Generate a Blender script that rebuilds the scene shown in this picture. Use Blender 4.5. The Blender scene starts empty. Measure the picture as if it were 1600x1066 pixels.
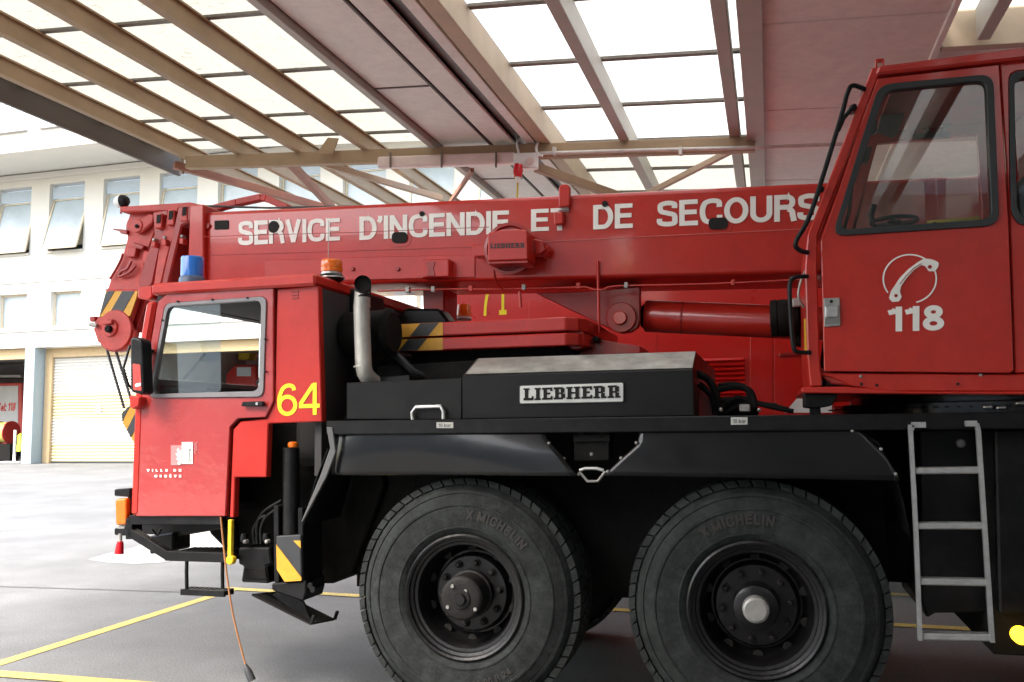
import bpy, bmesh, math, random
from mathutils import Vector, Matrix
from mathutils.geometry import tessellate_polygon
random.seed(7)
SC = bpy.context.scene
COL = SC.collection
R = math.radians

# ------------------------------------------------------------------ camera
W0, H0, FPX = 1600.0, 1066.0, 1400.0
CAM_H = 1.69
PHI = math.atan(400 / FPX)            # the lens looks a little towards the front of the crane
PITCH = math.atan(131 / FPX)
ROLL = 0.011
F0 = Vector((-math.sin(PHI), math.cos(PHI), 0)); R0 = Vector((math.cos(PHI), math.sin(PHI), 0))
FW = F0 * math.cos(PITCH) + Vector((0, 0, 1)) * math.sin(PITCH)
U0 = R0.cross(FW)
RT = R0 * math.cos(ROLL) - U0 * math.sin(ROLL)
UP = R0 * math.sin(ROLL) + U0 * math.cos(ROLL)
EYE = Vector((0, 0, CAM_H))
cam = bpy.data.cameras.new('camera'); cam.sensor_width = 36; cam.lens = 36 * FPX / W0
cam.clip_start = 0.05; cam.clip_end = 2000
camo = bpy.data.objects.new('camera', cam); COL.objects.link(camo)
M3 = Matrix((RT, UP, -FW)).transposed()
camo.matrix_world = Matrix.Translation(EYE) @ M3.to_4x4()
SC.camera = camo

# ------------------------------------------------------------------ light
SUN_EL, SUN_AZ = R(52), R(218)        # hazy bright daylight from behind the camera's left shoulder
w = bpy.data.worlds.new('World'); SC.world = w; w.use_nodes = True
nt = w.node_tree; bg = nt.nodes['Background']
sky = nt.nodes.new('ShaderNodeTexSky'); sky.sky_type = 'NISHITA'; sky.sun_disc = False
sky.sun_elevation = SUN_EL; sky.sun_rotation = SUN_AZ; sky.air_density = 1.4; sky.dust_density = 4.0; sky.ozone_density = 1.0
nt.links.new(sky.outputs[0], bg.inputs[0]); bg.inputs[1].default_value = 0.15
sl = bpy.data.lights.new('sun', 'SUN'); sl.energy = 1.7; sl.angle = R(22); sl.color = (1, .95, .88)
so = bpy.data.objects.new('sun', sl); COL.objects.link(so)
sdir = Vector((math.sin(SUN_AZ) * math.cos(SUN_EL), math.cos(SUN_AZ) * math.cos(SUN_EL), math.sin(SUN_EL)))
so.rotation_euler = sdir.to_track_quat('Z', 'Y').to_euler(); so.location = sdir * 60
SC.view_settings.view_transform = 'Standard'; SC.view_settings.look = 'None'
SC.view_settings.exposure = 2.32; SC.view_settings.gamma = 1; SC.view_settings.use_curve_mapping = False
SC.render.engine = 'CYCLES'
SC.cycles.max_bounces = 10; SC.cycles.transparent_max_bounces = 16; SC.cycles.caustics_reflective = False
SC.cycles.caustics_refractive = False; SC.cycles.use_denoising = True; SC.cycles.sample_clamp_indirect = 8

# ------------------------------------------------------------------ geometry helpers
def ray(px, py):
    return RT * ((px - 800) / FPX) + UP * ((533 - py) / FPX) + FW
def P(px, py, Y):                      # the point of the plane Y = const seen at a photo pixel
    d = ray(px, py); return EYE + d * (Y / d.y)
def PZ(px, py, z=0):
    d = ray(px, py); return EYE + d * ((z - CAM_H) / d.z)
def PX(px, Y, z):                      # world X of an image column on the plane Y, near height z
    a = P(px, 533, Y); b = P(px, 700, Y)
    t = (z - a.z) / (b.z - a.z); return a.x + (b.x - a.x) * t
def mpp(px, py, Y):                    # metres per photo pixel there
    return (P(px, py, Y) - EYE).dot(FW) / FPX
def xz(pts, Y): return [(p.x, p.z) for p in (P(a, b, Y) for a, b in pts)]

def origin_of(o):
    v = Vector((0, 0, 0))
    while o: v += o.location; o = o.parent
    return v
def finish(name, bm, m, parent=None, loc=None, bev=0, seg=1, smooth=None, normals=True):
    if normals: bmesh.ops.recalc_face_normals(bm, faces=bm.faces)
    me = bpy.data.meshes.new(name)
    base = origin_of(parent) if parent else Vector((0, 0, 0))
    if loc is not None: base = base * 0 + Vector(loc)
    elif parent is None:
        xs = [v.co for v in bm.verts]
        base = Vector((sum(v.x for v in xs) / len(xs), sum(v.y for v in xs) / len(xs), min(v.z for v in xs)))
    bmesh.ops.translate(bm, vec=-base, verts=bm.verts)
    bm.to_mesh(me); bm.free()
    o = bpy.data.objects.new(name, me); COL.objects.link(o)
    o.location = base - (origin_of(parent) if parent else Vector((0, 0, 0)))
    if parent: o.parent = parent
    me.materials.append(m)
    if smooth:
        for f in me.polygons: f.use_smooth = True
        me.set_sharp_from_angle(angle=R(smooth))
    if bev:
        b = o.modifiers.new('bevel', 'BEVEL'); b.width = bev; b.segments = seg; b.limit_method = 'ANGLE'; b.angle_limit = R(40)
    return o
def thing(name, label, cat, loc, group=None, parent=None):
    o = bpy.data.objects.new(name, None); COL.objects.link(o); o.empty_display_size = .2
    o.location = Vector(loc) - (origin_of(parent) if parent else Vector((0, 0, 0)))
    if parent: o.parent = parent
    if label: o['label'] = label; o['category'] = cat
    if group: o['group'] = group
    return o
def tag(o, label, cat, group=None):
    o['label'] = label; o['category'] = cat
    if group: o['group'] = group
    return o
def structure(o): o['kind'] = 'structure'; return o

def bbox(bm, x0, x1, y0, y1, z0, z1):
    v = [bm.verts.new((x, y, z)) for x in (x0, x1) for y in (y0, y1) for z in (z0, z1)]
    for q in ((0, 1, 3, 2), (4, 6, 7, 5), (0, 4, 5, 1), (2, 3, 7, 6), (0, 2, 6, 4), (1, 5, 7, 3)):
        bm.faces.new([v[i] for i in q])
def box(name, x0, x1, y0, y1, z0, z1, m, parent=None, bev=0.004, **k):
    bm = bmesh.new(); bbox(bm, x0, x1, y0, y1, z0, z1); return finish(name, bm, m, parent, bev=bev, **k)
def rounded(pts, r, n=5):
    if r <= 0: return pts
    out = []; N = len(pts)
    for i in range(N):
        p0, p1, p2 = Vector(pts[i - 1]), Vector(pts[i]), Vector(pts[(i + 1) % N])
        a, b = (p0 - p1), (p2 - p1)
        d = min(r, a.length * .45, b.length * .45)
        a.normalize(); b.normalize()
        s, e = p1 + a * d, p1 + b * d
        for k in range(n + 1):
            t = k / n; q = s * (1 - t) ** 2 + p1 * 2 * t * (1 - t) + e * t * t; out.append((q.x, q.y))
    return out
def prism(bm, outer, y0, y1, holes=()):
    """Solid between two planes of constant Y from an XZ outline with holes."""
    loops = [list(outer)] + [list(h) for h in holes]
    flat = [p for l in loops for p in l]
    tris = tessellate_polygon([[Vector((x, z, 0)) for x, z in l] for l in loops])
    f = [bm.verts.new((x, y0, z)) for x, z in flat]; b = [bm.verts.new((x, y1, z)) for x, z in flat]
    if len(loops) == 1 and len(outer) <= 64:
        bm.faces.new(f); bm.faces.new(b[::-1])
    else:
        for t in tris:
            try: bm.faces.new([f[i] for i in t]); bm.faces.new([b[i] for i in t][::-1])
            except ValueError: pass
    k = 0
    for l in loops:
        n = len(l)
        for i in range(n):
            j = (i + 1) % n
            bm.faces.new((f[k + i], f[k + j], b[k + j], b[k + i]))
        k += n
def slab(name, px, Y, depth, m, parent=None, holes=(), rnd=0, hrnd=0, bev=0.004, **k):
    """Plate whose near face has the outline seen in the photo on the plane Y."""
    bm = bmesh.new()
    prism(bm, rounded(xz(px, Y), rnd), Y, Y + depth, [rounded(xz(h, Y), hrnd) for h in holes])
    return finish(name, bm, m, parent, bev=bev, **k)
def solid(name, xzs, y0, y1, m, parent=None, holes=(), bev=0.004, **k):
    bm = bmesh.new(); prism(bm, xzs, y0, y1, holes); return finish(name, bm, m, parent, bev=bev, **k)
def catmull(pts, n=6):
    pts = [Vector(p) for p in pts]; out = []
    for i in range(len(pts) - 1):
        a = pts[max(0, i - 1)]; b = pts[i]; c = pts[i + 1]; d = pts[min(len(pts) - 1, i + 2)]
        for k in range(n):
            t = k / n
            out.append(.5 * ((2 * b) + (c - a) * t + (2 * a - 5 * b + 4 * c - d) * t * t + (3 * b - a - 3 * c + d) * t ** 3))
    out.append(pts[-1]); return out
def tube(bm, pts, r, seg=10, cap=True):
    pts = [Vector(p) for p in pts]; rings = []
    n = len(pts); up = None
    for i, p in enumerate(pts):
        t = (pts[min(i + 1, n - 1)] - pts[max(i - 1, 0)]).normalized()
        if up is None: up = t.orthogonal().normalized()
        up = (up - t * up.dot(t)).normalized(); s = t.cross(up)
        rr = r[i] if isinstance(r, (list, tuple)) else r
        rings.append([bm.verts.new(p + (up * math.cos(2 * math.pi * k / seg) + s * math.sin(2 * math.pi * k / seg)) * rr) for k in range(seg)])
    for a, b in zip(rings, rings[1:]):
        for k in range(seg): bm.faces.new((a[k], a[(k + 1) % seg], b[(k + 1) % seg], b[k]))
    if cap: bm.faces.new(rings[0][::-1]); bm.faces.new(rings[-1])
def pipe(name, pts, r, m, parent=None, seg=10, curve=0, **k):
    bm = bmesh.new(); tube(bm, catmull(pts, curve) if curve else pts, r, seg)
    return finish(name, bm, m, parent, smooth=45, **k)
def lathe(bm, prof, c, axis='Y', seg=48, cap=True):
    """prof = [(radius, distance along axis)]"""
    c = Vector(c); rings = []
    for r, h in prof:
        ring = []
        for k in range(seg):
            a = 2 * math.pi * k / seg; u, v = r * math.cos(a), r * math.sin(a)
            q = {'Y': (u, h, v), 'X': (h, u, v), 'Z': (u, v, h)}[axis]
            ring.append(bm.verts.new(c + Vector(q)))
        rings.append(ring)
    for a, b in zip(rings, rings[1:]):
        for k in range(seg): bm.faces.new((a[k], a[(k + 1) % seg], b[(k + 1) % seg], b[k]))
    if cap:
        if prof[0][0] > 1e-5: bm.faces.new(rings[0])
        if prof[-1][0] > 1e-5: bm.faces.new(rings[-1][::-1])
def turned(name, prof, c, m, parent=None, axis='Y', seg=48, cap=True, smooth=35, **k):
    bm = bmesh.new(); lathe(bm, prof, c, axis, seg, cap); return finish(name, bm, m, parent, smooth=smooth, **k)
def disc(name, px, py, Y, rpx, depth, m, parent=None, seg=32, ch=.006, **k):
    c = P(px, py, Y); r = rpx * mpp(px, py, Y)
    return turned(name, [(r - ch, 0), (r, ch), (r, depth)], c, m, parent, seg=seg, **k)
def beam(bm, a, b, wd, ht):
    """Rectangular bar from a to b (centre line)."""
    a, b = Vector(a), Vector(b); t = (b - a).normalized()
    s = t.cross(Vector((0, 0, 1)));
    if s.length < 1e-3: s = Vector((1, 0, 0))
    s.normalize(); u = s.cross(t)
    v = [bm.verts.new(p + s * i * wd / 2 + u * j * ht / 2) for p in (a, b) for i in (-1, 1) for j in (-1, 1)]
    for q in ((0, 1, 3, 2), (4, 6, 7, 5), (0, 4, 5, 1), (2, 3, 7, 6), (0, 2, 6, 4), (1, 5, 7, 3)):
        bm.faces.new([v[i] for i in q])
def bar(name, a, b, wd, ht, m, parent=None, bev=.003):
    bm = bmesh.new(); beam(bm, a, b, wd, ht); return finish(name, bm, m, parent, bev=bev)

# ------------------------------------------------------------------ lettering drawn as strokes
def ell(cx, cy, rx, ry, a0=0, a1=360, n=28):
    return [(cx + rx * math.cos(R(a0 + (a1 - a0) * i / n)), cy + ry * math.sin(R(a0 + (a1 - a0) * i / n))) for i in range(n + 1)]
def sp(*pts): return [(p.x, p.y) for p in catmull([(a, b, 0) for a, b in pts], 7)]
def glyphs(t):
    h = t / 2; T = 1 - h
    g = {}
    g['I'] = (t, [[(h, 0), (h, 1)]])
    g['L'] = (.58, [[(h, 0), (h, 1)], [(t, h), (.58, h)]])
    g['E'] = (.62, [[(h, 0), (h, 1)], [(t, h), (.62, h)], [(t, .52), (.58, .52)], [(t, T), (.61, T)]])
    g['È'] = (.62, g['E'][1] + [[(.22, 1.28), (.4, 1.1)]])
    g['F'] = (.58, [[(h, 0), (h, 1)], [(t, .5), (.53, .5)], [(t, T), (.58, T)]])
    g['T'] = (.62, [[(0, T), (.62, T)], [(.31, 0), (.31, 1 - t)]])
    g['H'] = (.7, [[(h, 0), (h, 1)], [(.7 - h, 0), (.7 - h, 1)], [(t, .52), (.7 - t, .52)]])
    g['D'] = (.7, [[(h, 0), (h, 1)], [(t, T)] + [(.34, T)] + ell(.34, .5, .36 - h, .5 - h, 90, -90) + [(t, h)]])
    g['C'] = (.74, [sp((.73 - h, .66), (.62, T - .05), (.4, T), (.17, .82), (h, .5), (.17, .18), (.4, h), (.62, h + .06), (.74 - h, .36))])
    g['G'] = (.76, [g['C'][1][0], [(.44, .45), (.76, .45)], [(.76 - h, 0), (.76 - h, .5)]])
    g['O'] = (.78, [ell(.39, .5, .39 - h, .5 - h, 0, 360, 40)])
    g['0'] = (.6, [ell(.3, .5, .3 - h, .5 - h, 0, 360, 36)])
    g['U'] = (.7, [[(h, 1), (h, .36)] + ell(.35, .35, .35 - h, .35 - h, 180, 360, 16) + [(.7 - h, .36), (.7 - h, 1)]])
    g['S'] = (.68, [sp((.66 - h, .7), (.57, T - .05), (.34, T), (.13, T - .06), (h + .01, .73), (.14, .59), (.34, .52), (.56, .44), (.68 - h, .27), (.57, h + .04), (.34, h), (.1, h + .06), (h - .01, .31))])
    g['R'] = (.68, [[(h, 0), (h, 1)], [(t, T), (.42, T)] + ell(.42, .72, .24 - h, .28 - h, 90, -90, 12) + [(t, .44 + h)], sp((.44, .46), (.55, .38), (.58, .22), (.62, 0))])
    g['V'] = (.7, [[(.09, 1), (.35, .03)], [(.61, 1), (.35, .03)]])
    g['N'] = (.7, [[(h, 0), (h, 1)], [(.7 - h, 0), (.7 - h, 1)], [(h, .96), (.7 - h, .04)]])
    g['M'] = (.84, [[(h, 0), (h, 1)], [(.84 - h, 0), (.84 - h, 1)], [(h, .95), (.42, .08)], [(.84 - h, .95), (.42, .08)]])
    g['X'] = (.7, [[(.08, 0), (.62, 1)], [(.62, 0), (.08, 1)]])
    g['B'] = (.66, [[(h, 0), (h, 1)], [(t, T), (.38, T)] + ell(.38, .74, .24 - h, .26 - h, 90, -90, 10) + [(t, .48 + h)], [(t, h), (.4, h)] + ell(.4, .27, .26 - h, .27 - h, -90, 90, 10)])
    g["'"] = (t, [[(h, 1), (h, .84), (h - .06, .72)]])
    g[':'] = (t, [[(h, 0), (h, t)], [(h, .5), (h, .5 + t)]])
    g['.'] = (t, [[(h, 0), (h, t)]])
    g['1'] = (.42, [[(.42 - h, 0), (.42 - h, 1)], [(0, .76), (.16, .8), (.42 - t, .9)]])
    g['2'] = (.6, [sp((h, .66), (.15, T - .06), (.31, T), (.5, .82), (.48, .56), (.26, .34), (.1, t)), [(0, h), (.6, h)]])
    g['4'] = (.66, [[(.5, 0), (.5, 1)], [(.46, .95), (.04, .34)], [(0, .28), (.66, .28)]])
    g['6'] = (.64, [ell(.32, .32, .32 - h, .33 - h, 0, 360, 28), sp((.6 - h, .78), (.5, T - .04), (.34, T), (.17, .84), (h, .56), (h, .32))])
    g['7'] = (.6, [[(0, T), (.6, T)], sp((.54, 1 - t), (.36, .62), (.26, .32), (.22, 0))])
    g['8'] = (.64, [ell(.32, .74, .28 - h, .27 - h, 0, 360, 28), ell(.32, .28, .32 - h, .29 - h, 0, 360, 28)])
    g['9'] = (.64, [ell(.32, .67, .32 - h, .33 - h, 0, 360, 28), sp((.04 + h, .2), (.14, h + .04), (.3, h), (.47, .16), (.64 - h, .44), (.64 - h, .67))])
    g['e'] = (.58, [[(t, .36), (.56 - h, .36)] + ell(.29, .36, .29 - h, .36 - h, 0, 310, 24)])
    g['l'] = g['I']
    g['b'] = (.58, [[(h, 0), (h, 1)], ell(.31, .35, .27 - h, .35 - h, 0, 360, 24)])
    g['a'] = (.56, [[(.56 - h, 0), (.56 - h, .7)], ell(.28, .35, .28 - h, .35 - h, 0, 360, 24)])
    g['r'] = (.36, [[(h, 0), (h, .7)], sp((h, .45), (.2, .62), (.36, .66))])
    return g
def ribbon(pts, t, closed=False):
    pts = [Vector(p) for p in pts]; n = len(pts); L = []
    for i, p in enumerate(pts):
        if closed and i in (0, n - 1): a, b = pts[n - 2], pts[1]
        else: a, b = pts[max(0, i - 1)], pts[min(n - 1, i + 1)]
        d = (b - a).normalized(); q = Vector((-d.y, d.x)); m = 1.0
        if 0 < i < n - 1:
            d1 = (p - a).normalized(); m = 1 / max(.5, abs(q.dot(Vector((-d1.y, d1.x)))))
        L.append((p + q * t / 2 * m, p - q * t / 2 * m))
    return [(L[i][0], L[i][1], L[i + 1][1], L[i + 1][0]) for i in range(n - 1)]
def layout(s, t=.18, gap=.13, space=.34):
    g = glyphs(t); x = 0; out = []
    for ch in s:
        if ch == ' ': x += space; continue
        wd, strokes = g[ch]
        for st in strokes:
            closed = len(st) > 3 and (Vector(st[0]) - Vector(st[-1])).length < 1e-4
            out.append([[(v.x + x, v.y) for v in q] for q in ribbon(st, t, closed)])
        x += wd + gap
    return out, x - gap
SLAB = {'L': (.62, [(.08, 0, .3, 1), (0, 0, .62, .2), (0, .86, .38, 1), (.5, 0, .62, .34)]),
        'I': (.38, [(.08, 0, .3, 1), (0, 0, .38, .14), (0, .86, .38, 1)]),
        'E': (.64, [(.08, 0, .3, 1), (0, 0, .64, .17), (0, .83, .62, 1), (.2, .43, .5, .59), (.52, 0, .64, .3), (.5, .7, .62, 1)]),
        'B': (.68, [(.08, 0, .3, 1), (0, 0, .56, .17), (0, .83, .54, 1), (.2, .43, .56, .57), (.44, .1, .68, .46), (.42, .54, .64, .92)]),
        'H': (.84, [(.08, 0, .3, 1), (.54, 0, .76, 1), (.2, .42, .6, .58), (0, 0, .38, .14), (0, .86, .38, 1), (.46, 0, .84, .14), (.46, .86, .84, 1)]),
        'R': (.76, [(.08, 0, .3, 1), (0, 0, .38, .14), (0, .83, .54, 1), (.2, .4, .56, .55), (.42, .48, .66, .92), (.44, 0, .66, .42), (.44, 0, .76, .14)])}
def layout_slab(s, gap=.07):
    x = 0; out = []
    for ch in s:
        wd, rs = SLAB[ch]
        for a, b, c, d in rs: out.append([[(a + x, b), (c + x, b), (c + x, d), (a + x, d)]])
        x += wd + gap
    return out, x - gap
def text(name, s, quad, Y, m, parent, t=.18, gap=.13, space=.34, slabs=False, lift=.003, lay=None):
    """quad = photo pixels of the bottom-left, bottom-right, top-right, top-left corner of the line."""
    out, wd = lay or (layout_slab(s) if slabs else layout(s, t, gap, space))
    c = [P(a, b, Y) for a, b in quad]; bm = bmesh.new()
    for i, st in enumerate(out):
        off = Vector((0, -lift - (i % 7) * .0003, 0))
        for q in st:
            vs = []
            for u, v in q:
                u /= wd
                lo = c[0].lerp(c[1], u); hi = c[3].lerp(c[2], u); vs.append(bm.verts.new(lo + (hi - lo) * v + off))
            bm.faces.new(vs)
    return finish(name, bm, m, parent, normals=False)

# ------------------------------------------------------------------ materials
def mat(name, col, rough=.5, metal=0, var=.12, scale=6, bump=0, bscale=40, coat=0, spec=None, rvar=.1, emit=None):
    m = bpy.data.materials.new(name); m.use_nodes = True; n = m.node_tree.nodes; l = m.node_tree.links
    b = n['Principled BSDF']; b.inputs['Roughness'].default_value = rough; b.inputs['Metallic'].default_value = metal
    b.inputs['Base Color'].default_value = (*col, 1)
    if coat: b.inputs['Coat Weight'].default_value = coat; b.inputs['Coat Roughness'].default_value = .08
    if spec is not None: b.inputs['Specular IOR Level'].default_value = spec
    tc = n.new('ShaderNodeTexCoord')
    if var or rvar:
        no = n.new('ShaderNodeTexNoise'); no.inputs['Scale'].default_value = scale; no.inputs['Detail'].default_value = 6; no.inputs['Roughness'].default_value = .65
        l.new(tc.outputs['Object'], no.inputs['Vector'])
        r = n.new('ShaderNodeMapRange'); r.inputs['From Min'].default_value = .3; r.inputs['From Max'].default_value = .7
        r.inputs['To Min'].default_value = 1 - var; r.inputs['To Max'].default_value = 1 + var
        l.new(no.outputs['Fac'], r.inputs['Value'])
        mx = n.new('ShaderNodeVectorMath'); mx.operation = 'SCALE'; mx.inputs[0].default_value = col
        l.new(r.outputs['Result'], mx.inputs['Scale']); l.new(mx.outputs['Vector'], b.inputs['Base Color'])
        rr = n.new('ShaderNodeMapRange'); rr.inputs['To Min'].default_value = max(.02, rough - rvar); rr.inputs['To Max'].default_value = min(1, rough + rvar)
        l.new(no.outputs['Fac'], rr.inputs['Value']); l.new(rr.outputs['Result'], b.inputs['Roughness'])
    if bump:
        nb = n.new('ShaderNodeTexNoise'); nb.inputs['Scale'].default_value = bscale; nb.inputs['Detail'].default_value = 4
        l.new(tc.outputs['Object'], nb.inputs['Vector'])
        bu = n.new('ShaderNodeBump'); bu.inputs['Strength'].default_value = bump; bu.inputs['Distance'].default_value = .02
        l.new(nb.outputs['Fac'], bu.inputs['Height']); l.new(bu.outputs['Normal'], b.inputs['Normal'])
        if coat: l.new(bu.outputs['Normal'], b.inputs['Coat Normal'])
    if emit: b.inputs['Emission Color'].default_value = (*emit[0], 1); b.inputs['Emission Strength'].default_value = emit[1]
    return m
def glass(name, tint=(.9, .95, .93), refl=1.0, haze=0.0):
    m = bpy.data.materials.new(name); m.use_nodes = True; n = m.node_tree.nodes; l = m.node_tree.links
    n.remove(n['Principled BSDF']); out = n['Material Output']
    t = n.new('ShaderNodeBsdfTransparent'); t.inputs[0].default_value = (*tint, 1)
    g = n.new('ShaderNodeBsdfGlossy'); g.inputs['Roughness'].default_value = .01; g.inputs['Color'].default_value = (1, 1, 1, 1)
    f = n.new('ShaderNodeFresnel'); f.inputs['IOR'].default_value = 1.5
    mu = n.new('ShaderNodeMath'); mu.operation = 'MULTIPLY'; mu.inputs[1].default_value = refl; mu.use_clamp = True
    l.new(f.outputs[0], mu.inputs[0])
    mx = n.new('ShaderNodeMixShader'); l.new(mu.outputs[0], mx.inputs[0]); l.new(t.outputs[0], mx.inputs[1]); l.new(g.outputs[0], mx.inputs[2])
    last = mx
    if haze:
        d = n.new('ShaderNodeBsdfDiffuse'); d.inputs[0].default_value = (.8, .85, .85, 1)
        m2 = n.new('ShaderNodeMixShader'); m2.inputs[0].default_value = haze; l.new(mx.outputs[0], m2.inputs[1]); l.new(d.outputs[0], m2.inputs[2]); last = m2
    l.new(last.outputs[0], out.inputs[0]); return m
def translucent(name, col, dirt, dcol):
    m = bpy.data.materials.new(name); m.use_nodes = True; n = m.node_tree.nodes; l = m.node_tree.links
    n.remove(n['Principled BSDF']); out = n['Material Output']
    tc = n.new('ShaderNodeTexCoord'); mp = n.new('ShaderNodeMapping'); mp.inputs['Scale'].default_value = (1.6, 3.4, 3)
    l.new(tc.outputs['Object'], mp.inputs[0])
    no = n.new('ShaderNodeTexNoise'); no.inputs['Scale'].default_value = 5.5; no.inputs['Detail'].default_value = 6; no.inputs['Roughness'].default_value = .62
    l.new(mp.outputs[0], no.inputs['Vector'])
    r = n.new('ShaderNodeMapRange'); r.inputs['From Min'].default_value = .57; r.inputs['From Max'].default_value = .70; r.inputs['To Max'].default_value = dirt
    l.new(no.outputs['Fac'], r.inputs['Value'])
    mc = n.new('ShaderNodeMix'); mc.data_type = 'RGBA'; mc.inputs['A'].default_value = (*col, 1); mc.inputs['B'].default_value = (*dcol, 1)
    l.new(r.outputs[0], mc.inputs['Factor'])
    t = n.new('ShaderNodeBsdfTranslucent'); l.new(mc.outputs['Result'], t.inputs[0])
    d = n.new('ShaderNodeBsdfDiffuse'); l.new(mc.outputs['Result'], d.inputs[0])
    g = n.new('ShaderNodeBsdfGlossy'); g.inputs['Roughness'].default_value = .3
    a = n.new('ShaderNodeMixShader'); a.inputs[0].default_value = .2; l.new(t.outputs[0], a.inputs[1]); l.new(d.outputs[0], a.inputs[2])
    b = n.new('ShaderNodeMixShader'); b.inputs[0].default_value = .04; l.new(a.outputs[0], b.inputs[1]); l.new(g.outputs[0], b.inputs[2])
    l.new(b.outputs[0], out.inputs[0]); return m
RED = mat('red_paint', (.47, .022, .013), .34, var=.09, scale=5, coat=.3, bump=.05, bscale=4, spec=.35)
REDDOOR = mat('red_door_paint', (.38, .030, .026), .3, var=.05, scale=3, coat=.8, bump=.7, bscale=3.0)
REDOLD = mat('red_faded_paint', (.46, .045, .035), .5, var=.2, scale=9, bump=.1, bscale=30)
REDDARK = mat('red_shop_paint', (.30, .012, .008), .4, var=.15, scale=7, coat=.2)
REDENG = mat('red_engine_paint', (.56, .012, .007), .3, var=.05, scale=3, coat=.4)
BLACK = mat('black_paint', (.006, .006, .0065), .4, spec=.25, var=.35, scale=8, bump=.06, bscale=60)
BLACKGL = mat('black_gloss_paint', (.007, .007, .0075), .22, spec=.35, var=.3, scale=5, coat=.12, bump=.05, bscale=4)
BLACKGRIME = mat('black_grimy_steel', (.008, .0075, .007), .75, spec=.15, var=.5, scale=12, bump=.2, bscale=50)
GREYBOX = mat('charcoal_panel', (.008, .0078, .0072), .36, spec=.25, var=.2, scale=6, bump=.05, bscale=60)
ALUTOP = mat('pale_silver_sheet', (.36, .38, .34), .42, metal=.5, var=.4, scale=7)
RUBBER = mat('tyre_rubber', (.024, .027, .026), .85, spec=.2, var=.45, scale=7, bump=.2, bscale=60)
RUBLET = mat('tyre_letter_rubber', (.027, .024, .021), .75, var=.2)
RIM = mat('black_wheel_paint', (.006, .0055, .006), .4, spec=.3, var=.5, scale=14, bump=.1, bscale=50, coat=.2)
RUST = mat('worn_hub_steel', (.014, .012, .0115), .6, spec=.25, var=.5, scale=16, bump=.15, bscale=50)
CAP = mat('hub_cap_grey', (.33, .32, .30), .45, metal=.3, var=.2, scale=20)
STEEL = mat('bright_steel', (.6, .6, .58), .3, metal=.9, var=.15, scale=20)
ALU = mat('ladder_aluminium', (.5, .5, .49), .42, metal=.7, var=.15, scale=25)
WHITE = mat('white_lettering', (.84, .81, .75), .5, var=.05)
WHITEP = mat('white_paint', (.8, .8, .78), .45, var=.05)
YELLOW = mat('yellow_lettering', (.88, .74, .01), .45, var=.04)
HAZY = mat('hazard_yellow', (.62, .31, .025), .5, var=.12, scale=15)
HAZK = mat('hazard_black', (.03, .032, .036), .5, var=.2)
YELBAR = mat('yellow_steel', (.75, .5, .02), .45, var=.15, scale=14)
SEAL = mat('rubber_seal', (.02, .022, .023), .45, var=.2)
ALUSEAL = mat('grey_window_trim', (.2, .19, .2), .4, var=.1)
INNER = mat('dark_cab_lining', (.03, .028, .028), .7, var=.2)
BLUE = mat('blue_lens', (.02, .17, .62), .15, var=.12, scale=4, coat=.4)
AMBER = mat('amber_lens', (.75, .15, .006), .15, var=.12, scale=30, coat=.4)
REDLENS = mat('red_lens', (.6, .01, .02), .2)
EXH = mat('exhaust_silver', (.44, .43, .39), .5, metal=.45, var=.22, scale=7, bump=.1, bscale=40)
SOOT_SHADE = mat('soot_and_hole_shade', (.01, .009, .008), .9)  # sooty black; also black print and painted shade in holes and gaps
LAMPON = mat('lit_amber_lamp', (.9, .6, .05), .3, emit=((1, .55, .02), 1.1))
PLAQUE = mat('badge_silver', (.62, .62, .58), .35, metal=.2, var=.06)
STICK = mat('paper_sticker', (.5, .5, .46), .6)
STICKY = mat('yellow_sticker', (.62, .48, .03), .5)
CORD = mat('brown_cord', (.30, .13, .05), .6)
ROPE = mat('steel_rope', (.05, .05, .055), .5, metal=.4)
WOOD = mat('ochre_steel_beam', (.33, .225, .13), .6, var=.12, scale=2.5)
WOODL = mat('ochre_steel_light', (.46, .36, .25), .6, var=.12, scale=2.5)
FASC = mat('brown_fascia', (.085, .062, .05), .6, var=.1, scale=2)
PURLIN = mat('grey_glazing_bar', (.17, .15, .125), .6, var=.25, scale=12)
GREYBEAM = mat('grey_beige_beam', (.40, .38, .33), .55, var=.1, scale=3)
SOFFIT = mat('pink_soffit_board', (.76, .74, .68), .65, var=.06, scale=1.6, bump=.04, bscale=12)
GUTTER = mat('gutter_zinc', (.2, .2, .19), .5, metal=.3, var=.25, scale=3)
PANELY = translucent('dirty_translucent_sheet', (.245, .238, .20), .55, (.10, .085, .05))
PANELW = translucent('clear_translucent_sheet', (.42, .42, .40), .3, (.20, .18, .12))
LIGHTH = mat('lamp_housing_pink', (.70, .56, .52), .4, var=.06)
CONDUIT = mat('grey_conduit', (.6, .58, .54), .45)
STRUT = mat('brown_brace', (.32, .15, .10), .6, var=.1)
GLASSC = glass('cab_glass', (.93, .95, .92), .9)
GLASSD = glass('tinted_cab_glass', (.96, .98, .94), 1.0, .003)
GLASSS = glass('sliding_glass', (.88, .93, .92), 2.2, .012)
ASPH = mat('asphalt', (.135, .138, .139), .75, var=.2, scale=.9, bump=.35, bscale=120, rvar=.15)
LINE = mat('yellow_road_paint', (.50, .38, .10), .65, var=.15, scale=5)
WPATCH = mat('pale_patch_colour', (.26, .26, .255), .6, var=.06)
TAR = mat('tar_seam', (.085, .083, .082), .6, var=.3, scale=3)
WALL = mat('cream_render', (.66, .63, .57), .8, var=.04, scale=.5)
WALLG = mat('grey_concrete', (.56, .55, .53), .8, var=.08, scale=.6)
PILLAR = mat("blue_grey_pillar", (.34, .41, .44), .7, var=.06, scale=1)
DOORFR = mat('tan_door_frame', (.52, .37, .20), .6, var=.06)
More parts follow.
